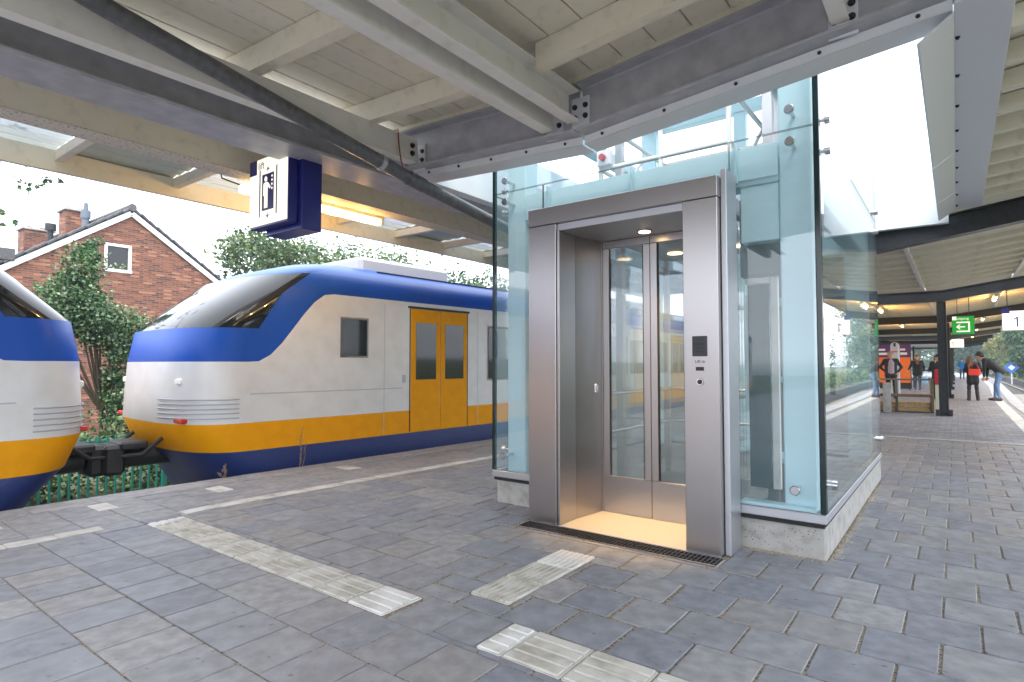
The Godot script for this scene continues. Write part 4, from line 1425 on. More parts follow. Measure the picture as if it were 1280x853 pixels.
	cp.tube([Vector3(0, 0.14, -dir * 0.5), Vector3(0, 0.14, dir * 0.22)], [0.13], 12)
	cp.box(Vector3(0, 0.14, dir * 0.32), Vector3(0.45, 0.36, 0.24), 0.04)
	cp.box(Vector3(0, 0.30, dir * 0.12), Vector3(0.5, 0.10, 0.3), 0.03)
	put(T, "coupler", cp.mesh(), M.black)
	for sd in [-1.0, 1.0]:
		var hose := MB.new()
		hose.tube([Vector3(sd * 0.5, 0.4, -dir * 0.1), Vector3(sd * 0.52, 0.22, dir * 0.12), Vector3(sd * 0.4, 0.2, dir * 0.3)], [0.025], 8)
		put(T, "hose", hose.mesh(), M.rubber)
	# air-conditioning housing on the roof
	add.call("roof_unit", Vector3(-0.85, 2.70, 2.7), Vector3(0.85, 2.98, 4.6), M.train_grey, 0.06)
	add.call("roof_unit", Vector3(-0.85, 2.70, 9.0), Vector3(0.85, 2.98, 12.0), M.train_grey, 0.06)
	add.call("roof_rail", Vector3(0.98, 2.70, 2.9), Vector3(1.02, 2.74, length - 1.0), M.dark_steel, 0.005)

func build_trains() -> void:
	train(1.0, Vector3(-6.90 - 1.4, 0, -3.12), -0.055, 22.0, "white commuter train with yellow doors and a blue nose, passing behind the lift")
	train(-1.0, Vector3(-7.0 - 1.4, 0, -2.34), 0.0, 20.0, "rear end of a white and blue commuter train coupled ahead of the other one")

# ------------------------------------------------------------------ house
func build_house() -> void:
	var H := thing("brick_house", "brown brick house with a white-edged tiled gable roof behind the track", "house", Vector3(-26, -1, -8))
	var wx := -22.3
	var az := -7.97
	var ay := 6.42
	var k := 0.69
	var top := func(z: float) -> float: return ay - k * absf(z - az)
	var z0 := -3.9
	var z1 := -12.0
	var w0 := -7.22          # window, in z
	var w1 := -8.02
	var wl := 4.42
	var wh := 5.32
	# gable wall in four pieces round the window
	var b := MB.new()
	var ex := func(pts: Array) -> void:
		var poly := PackedVector2Array()
		for p in pts: poly.append(Vector2(-p[0], p[1]))
		if not Geometry2D.is_polygon_clockwise(poly): pass
		else: poly.reverse()
		b.extrude(poly, Vector3(wx, 0, 0), Vector3(0, 0, -1), Vector3.UP, Vector3(-0.3, 0, 0))
	ex.call([[z0, -1.0], [w0, -1.0], [w0, top.call(w0)], [z0, top.call(z0)]])
	ex.call([[w1, -1.0], [z1, -1.0], [z1, top.call(z1)], [w1, top.call(w1)]])
	ex.call([[w0, -1.0], [w1, -1.0], [w1, wl], [w0, wl]])
	ex.call([[w0, wh], [w1, wh], [w1, top.call(w1)], [az, ay], [w0, top.call(w0)]])
	part(H, "gable_wall", b, M.brick)
	bx(H, "side_wall", Vector3(-31, -1, z1), Vector3(wx - 0.301, top.call(z1), z1 + 0.3), M.brick, 0.0)
	bx(H, "side_wall", Vector3(-31, -1, z0 - 0.3), Vector3(wx - 0.301, top.call(z0), z0), M.brick, 0.0)
	# window
	var W := bx(H, "window", Vector3(wx - 0.16, wl - 0.05, w1 - 0.02), Vector3(wx + 0.03, wl + 0.05, w0 + 0.02), M.paper, 0.006)
	for q in [[wl + 0.052, wh, w0 - 0.09, w0], [wl + 0.052, wh, w1, w1 + 0.09], [wh - 0.09, wh, w1 + 0.092, w0 - 0.092]]:
		var fb := MB.new()
		fb.box(Vector3(wx - 0.04, (q[0] + q[1]) * 0.5, (q[2] + q[3]) * 0.5), Vector3(0.1, q[1] - q[0], absf(q[3] - q[2])), 0.006)
		put(W, "frame", fb.mesh(), M.paper)
	var pb := MB.new()
	pb.box(Vector3(wx - 0.06, (wl + wh) * 0.5, (w0 + w1) * 0.5), Vector3(0.01, wh - wl - 0.1, w0 - w1 - 0.18), 0.0)
	put(W, "pane", pb.mesh(), M.train_glass)
	var fl := MB.new()
	leaves(fl, [[Vector3(wx - 0.03, wl + 0.17, -7.5), Vector3(0.03, 0.09, 0.11)], [Vector3(wx - 0.03, wl + 0.17, -7.74), Vector3(0.03, 0.09, 0.11)]], 160, 0.06, [Color(0.6, 0.66, 0.55), Color(0.35, 0.5, 0.25)], 77)
	put(W, "window_plant", fl.mesh(), M.leaf)
	# roof slabs, barge boards and verge tiles
	for s in 2:
		var sg := 1.0 if s == 0 else -1.0
		var len := 4.35 if s == 0 else 4.5
		var e := Vector3(0, -k, sg).normalized()
		var up := Vector3(0, 1, k * sg).normalized()
		var slope := len / cos(atan(k))
		var rb := MB.new()
		var bas := Basis(Vector3(1, 0, 0), up, Vector3(1, 0, 0).cross(up)).orthonormalized()
		rb.box(Vector3(-26.85, ay + 0.10, az) + e * slope * 0.5 + up * 0.02, Vector3(8.8, 0.1, slope), 0.0, bas)
		var roof := part(H, "roof", rb, M.roof_tile)
		var bb := MB.new()
		bb.box(Vector3(wx + 0.05, ay - 0.02, az) + e * (slope * 0.5) + up * 0.02, Vector3(0.06, 0.17, slope), 0.004, bas)
		part(H, "barge_board", bb, M.paper)
		for t in 17:
			var tbx := MB.new()
			tbx.box(Vector3(wx - 0.02, ay + 0.125, az) + e * (0.14 + 0.31 * t) + up * (0.05 + 0.012 * (t % 2)), Vector3(0.30, 0.085, 0.33), 0.025, bas * Basis(Vector3(1, 0, 0), 0.10 * sg))
			put(roof, "verge_tile", tbx.mesh(), M.roof_tile if t % 3 else M.roof_tile2)
	tb(H, "ridge_tile", [Vector3(wx + 0.14, ay + 0.20, az), Vector3(-31, ay + 0.20, az)], [0.13], M.roof_tile2, 10)
	# chimneys and vent pipes
	for q in [[-26.0, -7.4, 5.6, 6.9, 0.85], [-29.5, -7.15, 5.2, 6.62, 1.2]]:
		var c := bx(H, "chimney", Vector3(q[0] - 0.4, q[2], q[1] - q[4] * 0.4), Vector3(q[0] + 0.4, q[3], q[1] + q[4] * 0.4), M.brick, 0.01)
		var cap := MB.new()
		cap.box(Vector3(q[0], q[3] + 0.04, q[1]), Vector3(0.95, 0.08, q[4] * 0.8 + 0.14), 0.02)
		put(c, "chimney_cap", cap.mesh(), M.concrete)
		for j in 2:
			var pot := MB.new()
			var zc: float = q[1] + (0.2 if j else -0.2)
			pot.tube([Vector3(q[0], q[3] + 0.08, zc), Vector3(q[0], q[3] + 0.2, zc)], [0.11, 0.09], 10)
			put(c, "chimney_pot", pot.mesh(), M.brick)
	tb(H, "vent_pipe", [Vector3(-24.0, 5.7, -7.18), Vector3(-24.0, 6.35, -7.18), Vector3(-24.0, 6.36, -7.18), Vector3(-24.0, 6.62, -7.18), Vector3(-24.0, 6.63, -7.18), Vector3(-24.0, 6.9, -7.18)], [0.11, 0.11, 0.15, 0.15, 0.09, 0.06], M.chimney_pot, 12)
	tb(H, "vent_pipe", [Vector3(-24.0, 5.2, -6.2), Vector3(-24.0, 5.75, -6.2), Vector3(-24.0, 5.76, -6.2), Vector3(-24.0, 5.98, -6.2)], [0.09, 0.09, 0.16, 0.16], M.black, 12)
	# lower wing to the left
	bx(H, "wing_wall", Vector3(-29, -1, -3.897), Vector3(-22.6, 4.35, 3.0), M.brick, 0.0)
	bx(H, "wing_roof", Vector3(-29.3, 4.36, -4.9), Vector3(-22.15, 4.72, 3.3), M.roof_tile2, 0.02)

# ------------------------------------------------------------------ vegetation
func leaves(mb: MB, blobs: Array, count: int, size: float, cols: Array, sd: int, hollow := 0.55) -> void:
	var r := RandomNumberGenerator.new()
	r.seed = sd
	mb.coloured = true
	var total := 0.0
	for b in blobs: total += b[1].x * b[1].y * b[1].z
	for b in blobs:
		var k := int(count * b[1].x * b[1].y * b[1].z / total)
		var clumps := maxi(6, k / 40)
		var cc := []
		for i in clumps:
			var d := Vector3(r.randfn(), r.randfn(), r.randfn()).normalized() * pow(r.randf_range(hollow, 1.0), 0.7)
			cc.append([b[0] + d * b[1], r.randf_range(0.75, 1.25), r.randi() % cols.size()])
		for i in k:
			var c: Array = cc[r.randi() % clumps]
			var sp: float = minf(b[1].x, b[1].y) * 0.26
			var p: Vector3 = c[0] + Vector3(r.randfn(), r.randfn(), r.randfn()) * sp
			var s := size * r.randf_range(0.6, 1.3)
			var u := Vector3(r.randfn(), r.randfn() * 0.5 - 0.3, r.randfn()).normalized()
			var w := u.cross(Vector3(r.randfn(), r.randfn(), r.randfn())).normalized() * s * 0.42
			u *= s
			var col: Color = cols[(c[2] if r.randf() < 0.7 else r.randi() % cols.size())]
			var f: float = c[1] * r.randf_range(0.75, 1.3)
			mb.col = Color(col.r * f, col.g * f, col.b * f)
			var n := u.cross(w).normalized() * s * 0.16
			mb.tri(p - u * 0.5, p + w + n, p + u * 0.5)
			mb.tri(p - u * 0.5, p + u * 0.5, p - w + n)

func tree(called: String, label: String, base: Vector3, blobs: Array, count: int, size: float, cols: Array, sd: int, trunk_r: float, group := "") -> Node3D:
	var t := thing(called, label, "shrub" if called == "shrub" else "tree", base, group)
	var tr := MB.new()
	var r := RandomNumberGenerator.new()
	r.seed = sd
	var topb := Vector3.ZERO
	for b in blobs: topb += b[0] / blobs.size()
	var fork := base.lerp(topb, 0.45)
	tr.tube([base - Vector3(0, 0.1, 0), base.lerp(fork, 0.5) + Vector3(r.randf_range(-0.1, 0.1), 0, r.randf_range(-0.1, 0.1)), fork], [trunk_r, trunk_r * 0.8, trunk_r * 0.65], 9)
	for b in blobs:
		for k in 3:
			var d := Vector3(r.randfn(), absf(r.randfn()) * 0.6, r.randfn()).normalized() * 0.75
			var e: Vector3 = b[0] + d * b[1]
			tr.tube([fork, fork.lerp(e, 0.5) + Vector3(0, r.randf_range(0, 0.2) * b[1].y, 0), e], [trunk_r * 0.5, trunk_r * 0.28, trunk_r * 0.08], 6)
	part(t, "trunk", tr, M.bark)
	var mb := MB.new()
	leaves(mb, blobs, count, size, cols, sd)
	part(t, "crown", mb, M.leaf)
	return t

func build_vegetation() -> void:
	var dark := [Color(0.020, 0.055, 0.018), Color(0.035, 0.085, 0.025), Color(0.055, 0.11, 0.035), Color(0.09, 0.15, 0.06), Color(0.025, 0.065, 0.03)]
	var shrub_cols := [Color(0.03, 0.08, 0.03), Color(0.06, 0.13, 0.045), Color(0.12, 0.20, 0.09), Color(0.24, 0.32, 0.20), Color(0.045, 0.10, 0.05)]
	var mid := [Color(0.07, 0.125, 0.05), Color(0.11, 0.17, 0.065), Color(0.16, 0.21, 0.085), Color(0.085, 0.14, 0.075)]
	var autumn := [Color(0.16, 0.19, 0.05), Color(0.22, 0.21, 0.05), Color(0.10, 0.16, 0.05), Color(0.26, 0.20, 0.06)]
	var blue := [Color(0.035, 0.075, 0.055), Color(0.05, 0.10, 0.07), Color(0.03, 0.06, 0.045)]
	tree("shrub", "tall dark green leafy shrub growing in front of the brick house", Vector3(-13.2, -1, -4.4), [[Vector3(-13.0, 2.45, -3.70), Vector3(0.45, 0.45, 0.48)], [Vector3(-13.0, 3.05, -3.85), Vector3(0.35, 0.4, 0.33)], [Vector3(-13.0, 2.05, -4.1), Vector3(0.45, 0.4, 0.5)], [Vector3(-13.0, 1.85, -4.65), Vector3(0.4, 0.4, 0.42)], [Vector3(-13.0, 1.25, -4.55), Vector3(0.3, 0.5, 0.28)], [Vector3(-13.0, 0.5, -4.45), Vector3(0.28, 0.6, 0.28)], [Vector3(-13.0, 3.5, -4.05), Vector3(0.18, 0.25, 0.16)], [Vector3(-13.0, 2.1, -3.35), Vector3(0.3, 0.28, 0.3)]], 15000, 0.068, shrub_cols, 7, 0.05)
	# trees behind the train
	var g := "trees behind the train"
	tree("broadleaf_tree", "loose broadleaf tree showing under the blue lift sign", Vector3(-24, -1, -14.5), [[Vector3(-24, 5.9, -13.5), Vector3(1.4, 1.0, 1.6)], [Vector3(-24, 5.6, -15.5), Vector3(1.8, 1.2, 1.8)]], 7000, 0.17, mid, 12, 0.22, g)
	tree("broadleaf_tree", "dense broadleaf tree rising above the roof of the passing train", Vector3(-25, -1, -20), [[Vector3(-25, 5.2, -18.5), Vector3(2.2, 1.8, 2.4)], [Vector3(-25, 5.6, -21), Vector3(2.2, 1.6, 2.6)], [Vector3(-25, 4.0, -20), Vector3(2.5, 1.8, 4)]], 16000, 0.18, mid + dark.slice(2, 4), 13, 0.3, g)
	tree("broadleaf_tree", "darker broadleaf tree seen beside the left edge of the lift glass", Vector3(-25, -1, -28), [[Vector3(-25, 4.8, -27), Vector3(2.4, 1.8, 2.6)], [Vector3(-25, 5.0, -30), Vector3(2.4, 2.0, 2.6)]], 11000, 0.2, dark, 14, 0.3, g)
	# thin twigs hanging in from the left of the house
	var tw := thing("overhanging_twig", "thin bare twig with a few leaves against the white sky", "twig", Vector3(-15, 5.5, -3))
	var tm := MB.new()
	tm.coloured = true
	var stem := MB.new()
	stem.tube([Vector3(-15, 5.7, -1.0), Vector3(-15, 5.45, -2.2), Vector3(-15, 5.35, -3.4), Vector3(-15.1, 5.40, -4.1), Vector3(-15.1, 5.5, -4.8)], [0.035, 0.022, 0.014, 0.009, 0.004], 7)
	for q in [[Vector3(-15, 5.41, -2.9), Vector3(-15, 4.95, -3.45)], [Vector3(-15, 5.36, -3.3), Vector3(-15, 5.1, -3.9)], [Vector3(-15.1, 5.4, -4.0), Vector3(-15.0, 5.7, -4.5)], [Vector3(-15, 5.5, -2.0), Vector3(-15, 6.0, -3.2)], [Vector3(-15, 5.6, -1.6), Vector3(-15, 4.2, -3.1)]]:
		stem.tube([q[0], (q[0] + q[1]) * 0.5 + Vector3(0, 0.03, 0), q[1]], [0.011, 0.008, 0.003], 6)
		leaves(tm, [[q[1], Vector3(0.1, 0.16, 0.22)]], 26, 0.11, dark, 3 + int(q[0].z * -10))
	part(tw, "stem", stem, M.bark)
	part(tw, "leaf_spray", tm, M.leaf)
	# hedge and green fence beyond the near track
	var F := thing("railing_fence", "green steel bar fence beyond the near track", "fence", Vector3(-11.0, -1.0, -4.2))
	var bar := MB.new()
	bar.box(Vector3(0, 0.62, 0), Vector3(0.028, 1.24, 0.028), 0.003)
	var bm := bar.mesh()
	for k in 70:
		var o := put(F, "bar", bm, M.fence_green)
		o.position = Vector3(0, -0.1, 3.4 - 0.125 * k)
	for k in 5:
		var pst := MB.new()
		pst.box(Vector3(0.0, 0.6, 3.46 - 1.9 * k), Vector3(0.07, 1.4, 0.07), 0.004)
		put(F, "post", pst.mesh(), M.fence_green)
	for y in [0.05, 1.05]:
		var rl := MB.new()
		rl.box(Vector3(-0.035, y, -0.9), Vector3(0.03, 0.05, 9.0), 0.003)
		put(F, "rail", rl.mesh(), M.fence_green)
	var hd := thing("hedge", "low leafy hedge growing behind the green fence", "hedge", Vector3(-12.3, -1, -4))
	var hm := MB.new()
	leaves(hm, [[Vector3(-12.2, -0.6, -1.5), Vector3(0.8, 0.7, 2.0)], [Vector3(-12.2, -0.55, -4), Vector3(0.8, 0.7, 2.0)], [Vector3(-12.2, -0.6, -7), Vector3(0.8, 0.7, 2.2)], [Vector3(-12.4, 0.0, -5.5), Vector3(0.7, 0.7, 2.2)]], 12000, 0.09, mid + dark, 31, 0.2)
	part(hd, "foliage", hm, M.leaf)
	var stems := MB.new()
	for k in 14: stems.tube([Vector3(-12.3, -1.0, 0.4 - 0.65 * k), Vector3(-12.2, -0.2, 0.3 - 0.65 * k)], [0.03, 0.012], 6)
	part(hd, "stems", stems, M.bark)
	# right background: bank, retaining wall, hedge and trees
	var bank := structure("embankment")
	var bb := MB.new()
	for i in 6:
		var za := -20.0 - 25.0 * i
		var zb := za - 25.0
		var xa := 4.4 + edge_right(za) - 1.72
		var xb := 4.4 + edge_right(zb) - 1.72
		bb.quad(Vector3(xa, -0.42, za), Vector3(xa + 8, 0.3, za), Vector3(xb + 8, 0.3, zb), Vector3(xb, -0.42, zb))
		bb.quad(Vector3(xa + 8, 0.3, za), Vector3(xa + 120, 3.0, za), Vector3(xb + 120, 3.0, zb), Vector3(xb + 8, 0.3, zb))
	part(bank, "grass_slope", bb, M.grass)
	var rw := thing("retaining_wall", "low dark retaining wall below the hedge beside the far track", "wall", Vector3(6, -1, -60))
	for i in 12:
		var za := -30.0 - 8.0 * i
		var xa := 4.2 + edge_right(za - 4) - 1.72
		bx(rw, "wall_block", Vector3(xa, -1.0, za - 7.95), Vector3(xa + 0.25, -0.35, za), M.wall_dark, 0.02)
	var h2 := thing("trackside_hedge", "bright green clipped hedge above the dark retaining wall", "hedge", Vector3(8, 0, -60))
	var m2 := MB.new()
	var hb := []
	for i in 8:
		var z := -38.0 - 9.0 * i
		hb.append([Vector3(5.7 + edge_right(z) - 1.72, 0.05, z), Vector3(0.9, 0.5, 5.0)])
	leaves(m2, hb, 15000, 0.2, [Color(0.10, 0.17, 0.04), Color(0.13, 0.20, 0.05), Color(0.08, 0.14, 0.04)], 41, 0.3)
	part(h2, "foliage", m2, M.leaf)
	var s2 := MB.new()
	for i in 16: s2.tube([Vector3(5.7 + edge_right(-36 - 4.5 * i) - 1.72, -0.5, -36 - 4.5 * i), Vector3(5.7 + edge_right(-36 - 4.5 * i) - 1.72, 0.3, -36 - 4.5 * i)], [0.06, 0.03], 6)
	part(h2, "stems", s2, M.bark)
	var g2 := "trees along the far track"
	var spots := [
		["yellowing broadleaf tree above the trackside hedge", Vector3(7.2, -0.6, -104), 3.2, 9.0, autumn],
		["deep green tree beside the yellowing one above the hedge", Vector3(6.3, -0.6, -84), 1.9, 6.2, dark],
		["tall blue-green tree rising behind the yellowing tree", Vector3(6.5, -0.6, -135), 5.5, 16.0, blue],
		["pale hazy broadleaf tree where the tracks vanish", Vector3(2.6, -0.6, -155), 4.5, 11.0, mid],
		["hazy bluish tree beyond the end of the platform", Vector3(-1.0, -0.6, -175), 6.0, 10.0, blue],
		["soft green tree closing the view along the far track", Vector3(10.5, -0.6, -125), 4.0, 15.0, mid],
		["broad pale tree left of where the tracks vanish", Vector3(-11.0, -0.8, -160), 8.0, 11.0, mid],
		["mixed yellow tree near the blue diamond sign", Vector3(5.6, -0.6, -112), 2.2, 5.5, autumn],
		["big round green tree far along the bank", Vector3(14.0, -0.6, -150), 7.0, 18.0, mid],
	]
	var i := 0
	for s in spots:
		var p: Vector3 = s[1]
		var rr: float = s[2]
		var hh: float = s[3]
		var bl := []
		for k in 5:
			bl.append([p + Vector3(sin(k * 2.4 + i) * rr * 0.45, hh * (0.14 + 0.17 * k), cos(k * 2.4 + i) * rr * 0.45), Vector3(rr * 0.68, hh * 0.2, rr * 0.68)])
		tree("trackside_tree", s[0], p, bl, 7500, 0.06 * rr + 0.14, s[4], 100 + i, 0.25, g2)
		i += 1
	# dry weeds on the platform edge
	for q in [[Vector3(-6.66, 0.0, -4.37), 0.5, "tall dry weed stalk growing on the platform edge before the train"], [Vector3(-6.72, 0.0, -3.42), 0.14, "short dry weed sprouting from the platform edge near the coupler"]]:
		var w := thing("dry_weed", q[2], "weed", q[0])
		var wm := MB.new()
		var r := RandomNumberGenerator.new()
		r.seed = int(q[1] * 100)
		for k in 4:
			var hgt: float = q[1] * (1.0 - 0.22 * k)
			var b0: Vector3 = q[0] + Vector3(r.randf_range(-0.02, 0.02), 0, r.randf_range(-0.03, 0.03))
			var e := b0 + Vector3(r.randf_range(-0.04, 0.04), hgt, r.randf_range(-0.05, 0.05))
			wm.tube([b0, b0.lerp(e, 0.5) + Vector3(0.012, 0, -0.012), e], [0.005, 0.004, 0.002], 5)
			for j in 5:
				var pp := b0.lerp(e, 0.55 + 0.1 * j)
				wm.tube([pp, pp + Vector3(r.randf_range(-0.02, 0.02), 0.03, r.randf_range(-0.02, 0.02))], [0.003, 0.005], 5)
		part(w, "stalks", wm, M.twig)

# ------------------------------------------------------------------ signs
func flat_poly(parent: Node3D, called: String, pts: Array, o: Vector3, u: Vector3, w: Vector3, m: Material, depth := 0.002) -> void:
	var poly := PackedVector2Array()
	for p in pts: poly.append(Vector2(p[0], p[1]))
	if Geometry2D.is_polygon_clockwise(poly): poly.reverse()
	var b := MB.new()
	b.extrude(poly, o, u, w, u.cross(w).normalized() * depth)
	part(parent, called, b, m)

func build_signs() -> void:
	# lift sign hung beside the grey girder
	var z := -2.75
	var S := thing("lift_sign", "illuminated box sign with the lift pictogram and blue sides under the canopy", "sign", Vector3(-4.72, 2.5, z - 0.12))
	var xa := -5.04
	var xb := -4.44
	var ya := 2.52
	var yb := 3.10
	bx(S, "housing", Vector3(xa, ya - 0.02, z - 0.10), Vector3(xb, yb + 0.02, z - 0.004), M.navy, 0.006)
	bx(S, "back_housing", Vector3(xa + 0.1, ya - 0.07, z - 0.30), Vector3(xb + 0.05, yb + 0.02, z - 0.103), M.navy, 0.006)
	bx(S, "hanger", Vector3(-4.60, 3.12, z - 0.2), Vector3(-4.585, 3.34, z - 0.05), M.grey_light, 0.003)
	bx(S, "face", Vector3(xa + 0.004, ya, z - 0.003), Vector3(xb - 0.004, yb + 0.01, z + 0.004), M.sign_lit, 0.002)
	bx(S, "corner_panel", Vector3(xa + 0.004, yb - 0.12, z + 0.0045), Vector3(xa + 0.12, yb + 0.01, z + 0.0065), M.navy, 0.0)
	var o := Vector3(xa, ya, z + 0.0045)
	var U := Vector3.RIGHT
	var W := Vector3.UP
	for q in [[0.165, 0.175], [0.43, 0.44]]: flat_poly(S, "pictogram_line", [[q[0], 0.07], [q[1] + 0.006, 0.07], [q[1] + 0.006, 0.49], [q[0], 0.49]], o, U, W, M.navy)
	flat_poly(S, "pictogram_car", [[0.21, 0.12], [0.395, 0.12], [0.395, 0.44], [0.21, 0.44]], o, U, W, M.navy)
	var o2 := o + Vector3(0, 0, 0.0025)
	flat_poly(S, "pictogram_person", [[0.25, 0.14], [0.275, 0.14], [0.275, 0.25], [0.28, 0.25], [0.28, 0.14], [0.303, 0.14], [0.303, 0.33], [0.335, 0.30], [0.35, 0.315], [0.315, 0.355], [0.295, 0.365], [0.245, 0.365], [0.235, 0.35], [0.235, 0.25], [0.25, 0.25]], o2, U, W, M.sign_lit)
	var hp := []
	for k in 14: hp.append([0.272 + 0.022 * cos(TAU * k / 14), 0.395 + 0.024 * sin(TAU * k / 14)])
	flat_poly(S, "pictogram_head", hp, o2, U, W, M.sign_lit)
	for k in 4:
		var dp := []
		for j in 10: dp.append([0.37 + 0.010 * cos(TAU * j / 10), 0.30 + 0.036 * k + 0.011 * sin(TAU * j / 10)])
		flat_poly(S, "pictogram_button", dp, o2, U, W, M.sign_lit)
	flat_poly(S, "arrow", [[0.297, 0.455], [0.303, 0.455], [0.303, 0.485], [0.318, 0.470], [0.323, 0.476], [0.300, 0.502], [0.277, 0.476], [0.282, 0.470], [0.297, 0.485]], o, U, W, M.navy)
	flat_poly(S, "arrow", [[0.297, 0.105], [0.303, 0.105], [0.303, 0.068], [0.318, 0.083], [0.323, 0.077], [0.300, 0.048], [0.277, 0.077], [0.282, 0.083], [0.297, 0.068]], o, U, W, M.navy)
	var lt := text("lift", 0.058, M.navy)
	lt.name = "lettering"
	S.add_child(lt, true)
	lt.position = Vector3(xa + 0.19, yb - 0.055, z + 0.0055) - S.position
	# exit sign
	z = -19.4
	var E := thing("exit_sign", "green exit sign with a white arrow hanging beside the black column", "sign", Vector3(0.15, 2.1, z))
	xa = -0.06
	xb = 0.40
	ya = 2.09
	yb = 2.56
	bx(E, "housing", Vector3(xa - 0.006, ya - 0.006, z - 0.12), Vector3(xb + 0.006, yb + 0.006, z - 0.003), M.navy, 0.004)
	bx(E, "face", Vector3(xa, ya, z - 0.002), Vector3(xb, yb, z + 0.006), M.sign_green, 0.002)
	bx(E, "corner_panel", Vector3(xa + 0.003, yb - 0.10, z + 0.0065), Vector3(xa + 0.09, yb - 0.005, z + 0.0085), M.sign_lit, 0.0)
	var oe := Vector3(xa, ya, z + 0.0065)
	flat_poly(E, "arrow", [[0.08, 0.19], [0.15, 0.255], [0.175, 0.255], [0.135, 0.205], [0.27, 0.205], [0.27, 0.175], [0.135, 0.175], [0.175, 0.125], [0.15, 0.125]], oe, U, W, M.sign_lit)
	flat_poly(E, "bracket", [[0.09, 0.055], [0.37, 0.055], [0.37, 0.325], [0.09, 0.325], [0.09, 0.29], [0.335, 0.29], [0.335, 0.09], [0.09, 0.09]], oe, U, W, M.sign_lit)
	var ut := text("uitgang", 0.055, M.sign_lit)
	ut.name = "lettering"
	E.add_child(ut, true)
	ut.position = Vector3(xa + 0.22, yb - 0.065, z + 0.0075) - E.position
	for q in [0.05, 0.30]: tb(E, "hanger", [Vector3(q, 2.56, z - 0.06), Vector3(q, 3.22 + 0.1 * q, z - 0.06)], [0.008], M.dark_steel, 6)
	# platform number signs
	for q in [[Vector3(0.93, 2.13, -18.7), 0.85, 0.46, "lit white platform sign with the number 1 beside the exit sign", "platform_sign", -0.02], [Vector3(-0.30, 2.12, -36.0), 0.62, 0.40, "small white platform sign far down the platform behind the black column", "platform_sign", 0.0]]:
		var p: Vector3 = q[0]
		var w: float = q[1]
		var h: float = q[2]
		var N := thing(q[4], q[3], "sign", p, "white platform signs")
		bx(N, "housing", p + Vector3(-0.006, -0.006, -0.14), p + Vector3(w + 0.006, h + 0.006, -0.003), M.grey_light, 0.004)
		bx(N, "face", p + Vector3(0, 0, -0.002), p + Vector3(w, h, 0.006), M.sign_lit, 0.002)
		bx(N, "corner_panel", p + Vector3(-0.02, h - 0.05, 0.0065), p + Vector3(0.14, h + 0.07, 0.0085), M.navy, 0.0)
		var t := text("1", 0.24 * h / 0.46, M.navy)
		t.name = "lettering"
		N.add_child(t, true)
		t.position = Vector3(0.26 * w / 0.85, h * 0.42, 0.0075)
		for k in 2:
			var hx := p.x + 0.1 + (w - 0.2) * k
			tb(N, "hanger", [Vector3(hx, p.y + h, p.z - 0.07), Vector3(hx, 3.20 + 0.14 * maxf(hx + 0.25, 0.0), p.z - 0.07)], [0.010], M.dark_steel, 6)
	# blue diamond sign by the far track
	var D := thing("track_sign", "blue and white diamond track sign on a pale post beside the far track", "sign", Vector3(4.75, -0.95, -83))
	tb(D, "post", [Vector3(4.75, -0.95, -83), Vector3(4.75, 0.6, -83)], [0.06], M.grey_light, 8)
	flat_poly(D, "plate", [[0, -0.65], [0.65, 0], [0, 0.65], [-0.65, 0]], Vector3(4.75, 0.95, -82.92), U, W, M.sign_blue, 0.03)
	flat_poly(D, "mark", [[0, -0.3], [0.3, 0], [0, 0.3], [-0.3, 0]], Vector3(4.75, 0.95, -82.885), U, W, M.paper, 0.01)

# ------------------------------------------------------------------ lamps, pipe, cord
func tube_lamp(label: String, at: Vector3, length: float, energy: float, group: String) -> void:
	var L := thing("tube_lamp", label, "lamp", at, group)
	bx(L, "housing", at + Vector3(-0.06, 0.03, -length / 2), at + Vector3(0.06, 0.085, length / 2), M.cream, 0.008)
	var b := MB.new()
	b.tube([at + Vector3(0, 0.0, length / 2 - 0.02), at + Vector3(0, 0.0, length / 2 - 0.06), at + Vector3(0, 0.0, -length / 2 + 0.06), at + Vector3(0, 0, -length / 2 + 0.02)], [0.03, 0.045, 0.045, 0.03], 14)
	part(L, "tube_cover", b, M.tube_glow)
	for k in 2:
		var z := at.z + (length / 2 - 0.03) * (1 if k else -1)
		bx(L, "end_cap", Vector3(at.x - 0.05, at.y - 0.03, z - 0.02), Vector3(at.x + 0.05, at.y + 0.031, z + 0.02), M.cream, 0.008)
	for k in 3:
		var o := OmniLight3D.new()
		o.name = "tube_light"
		L.add_child(o, true)
		o.position = Vector3(0, -0.07, (k - 1) * length * 0.3)
		o.light_color = Color(1.0, 0.76, 0.42)
		o.light_energy = energy / 3.0
		o.light_size = 0.02
		o.omni_range = 15.0
		o.omni_attenuation = 2.0
		o.shadow_enabled = true

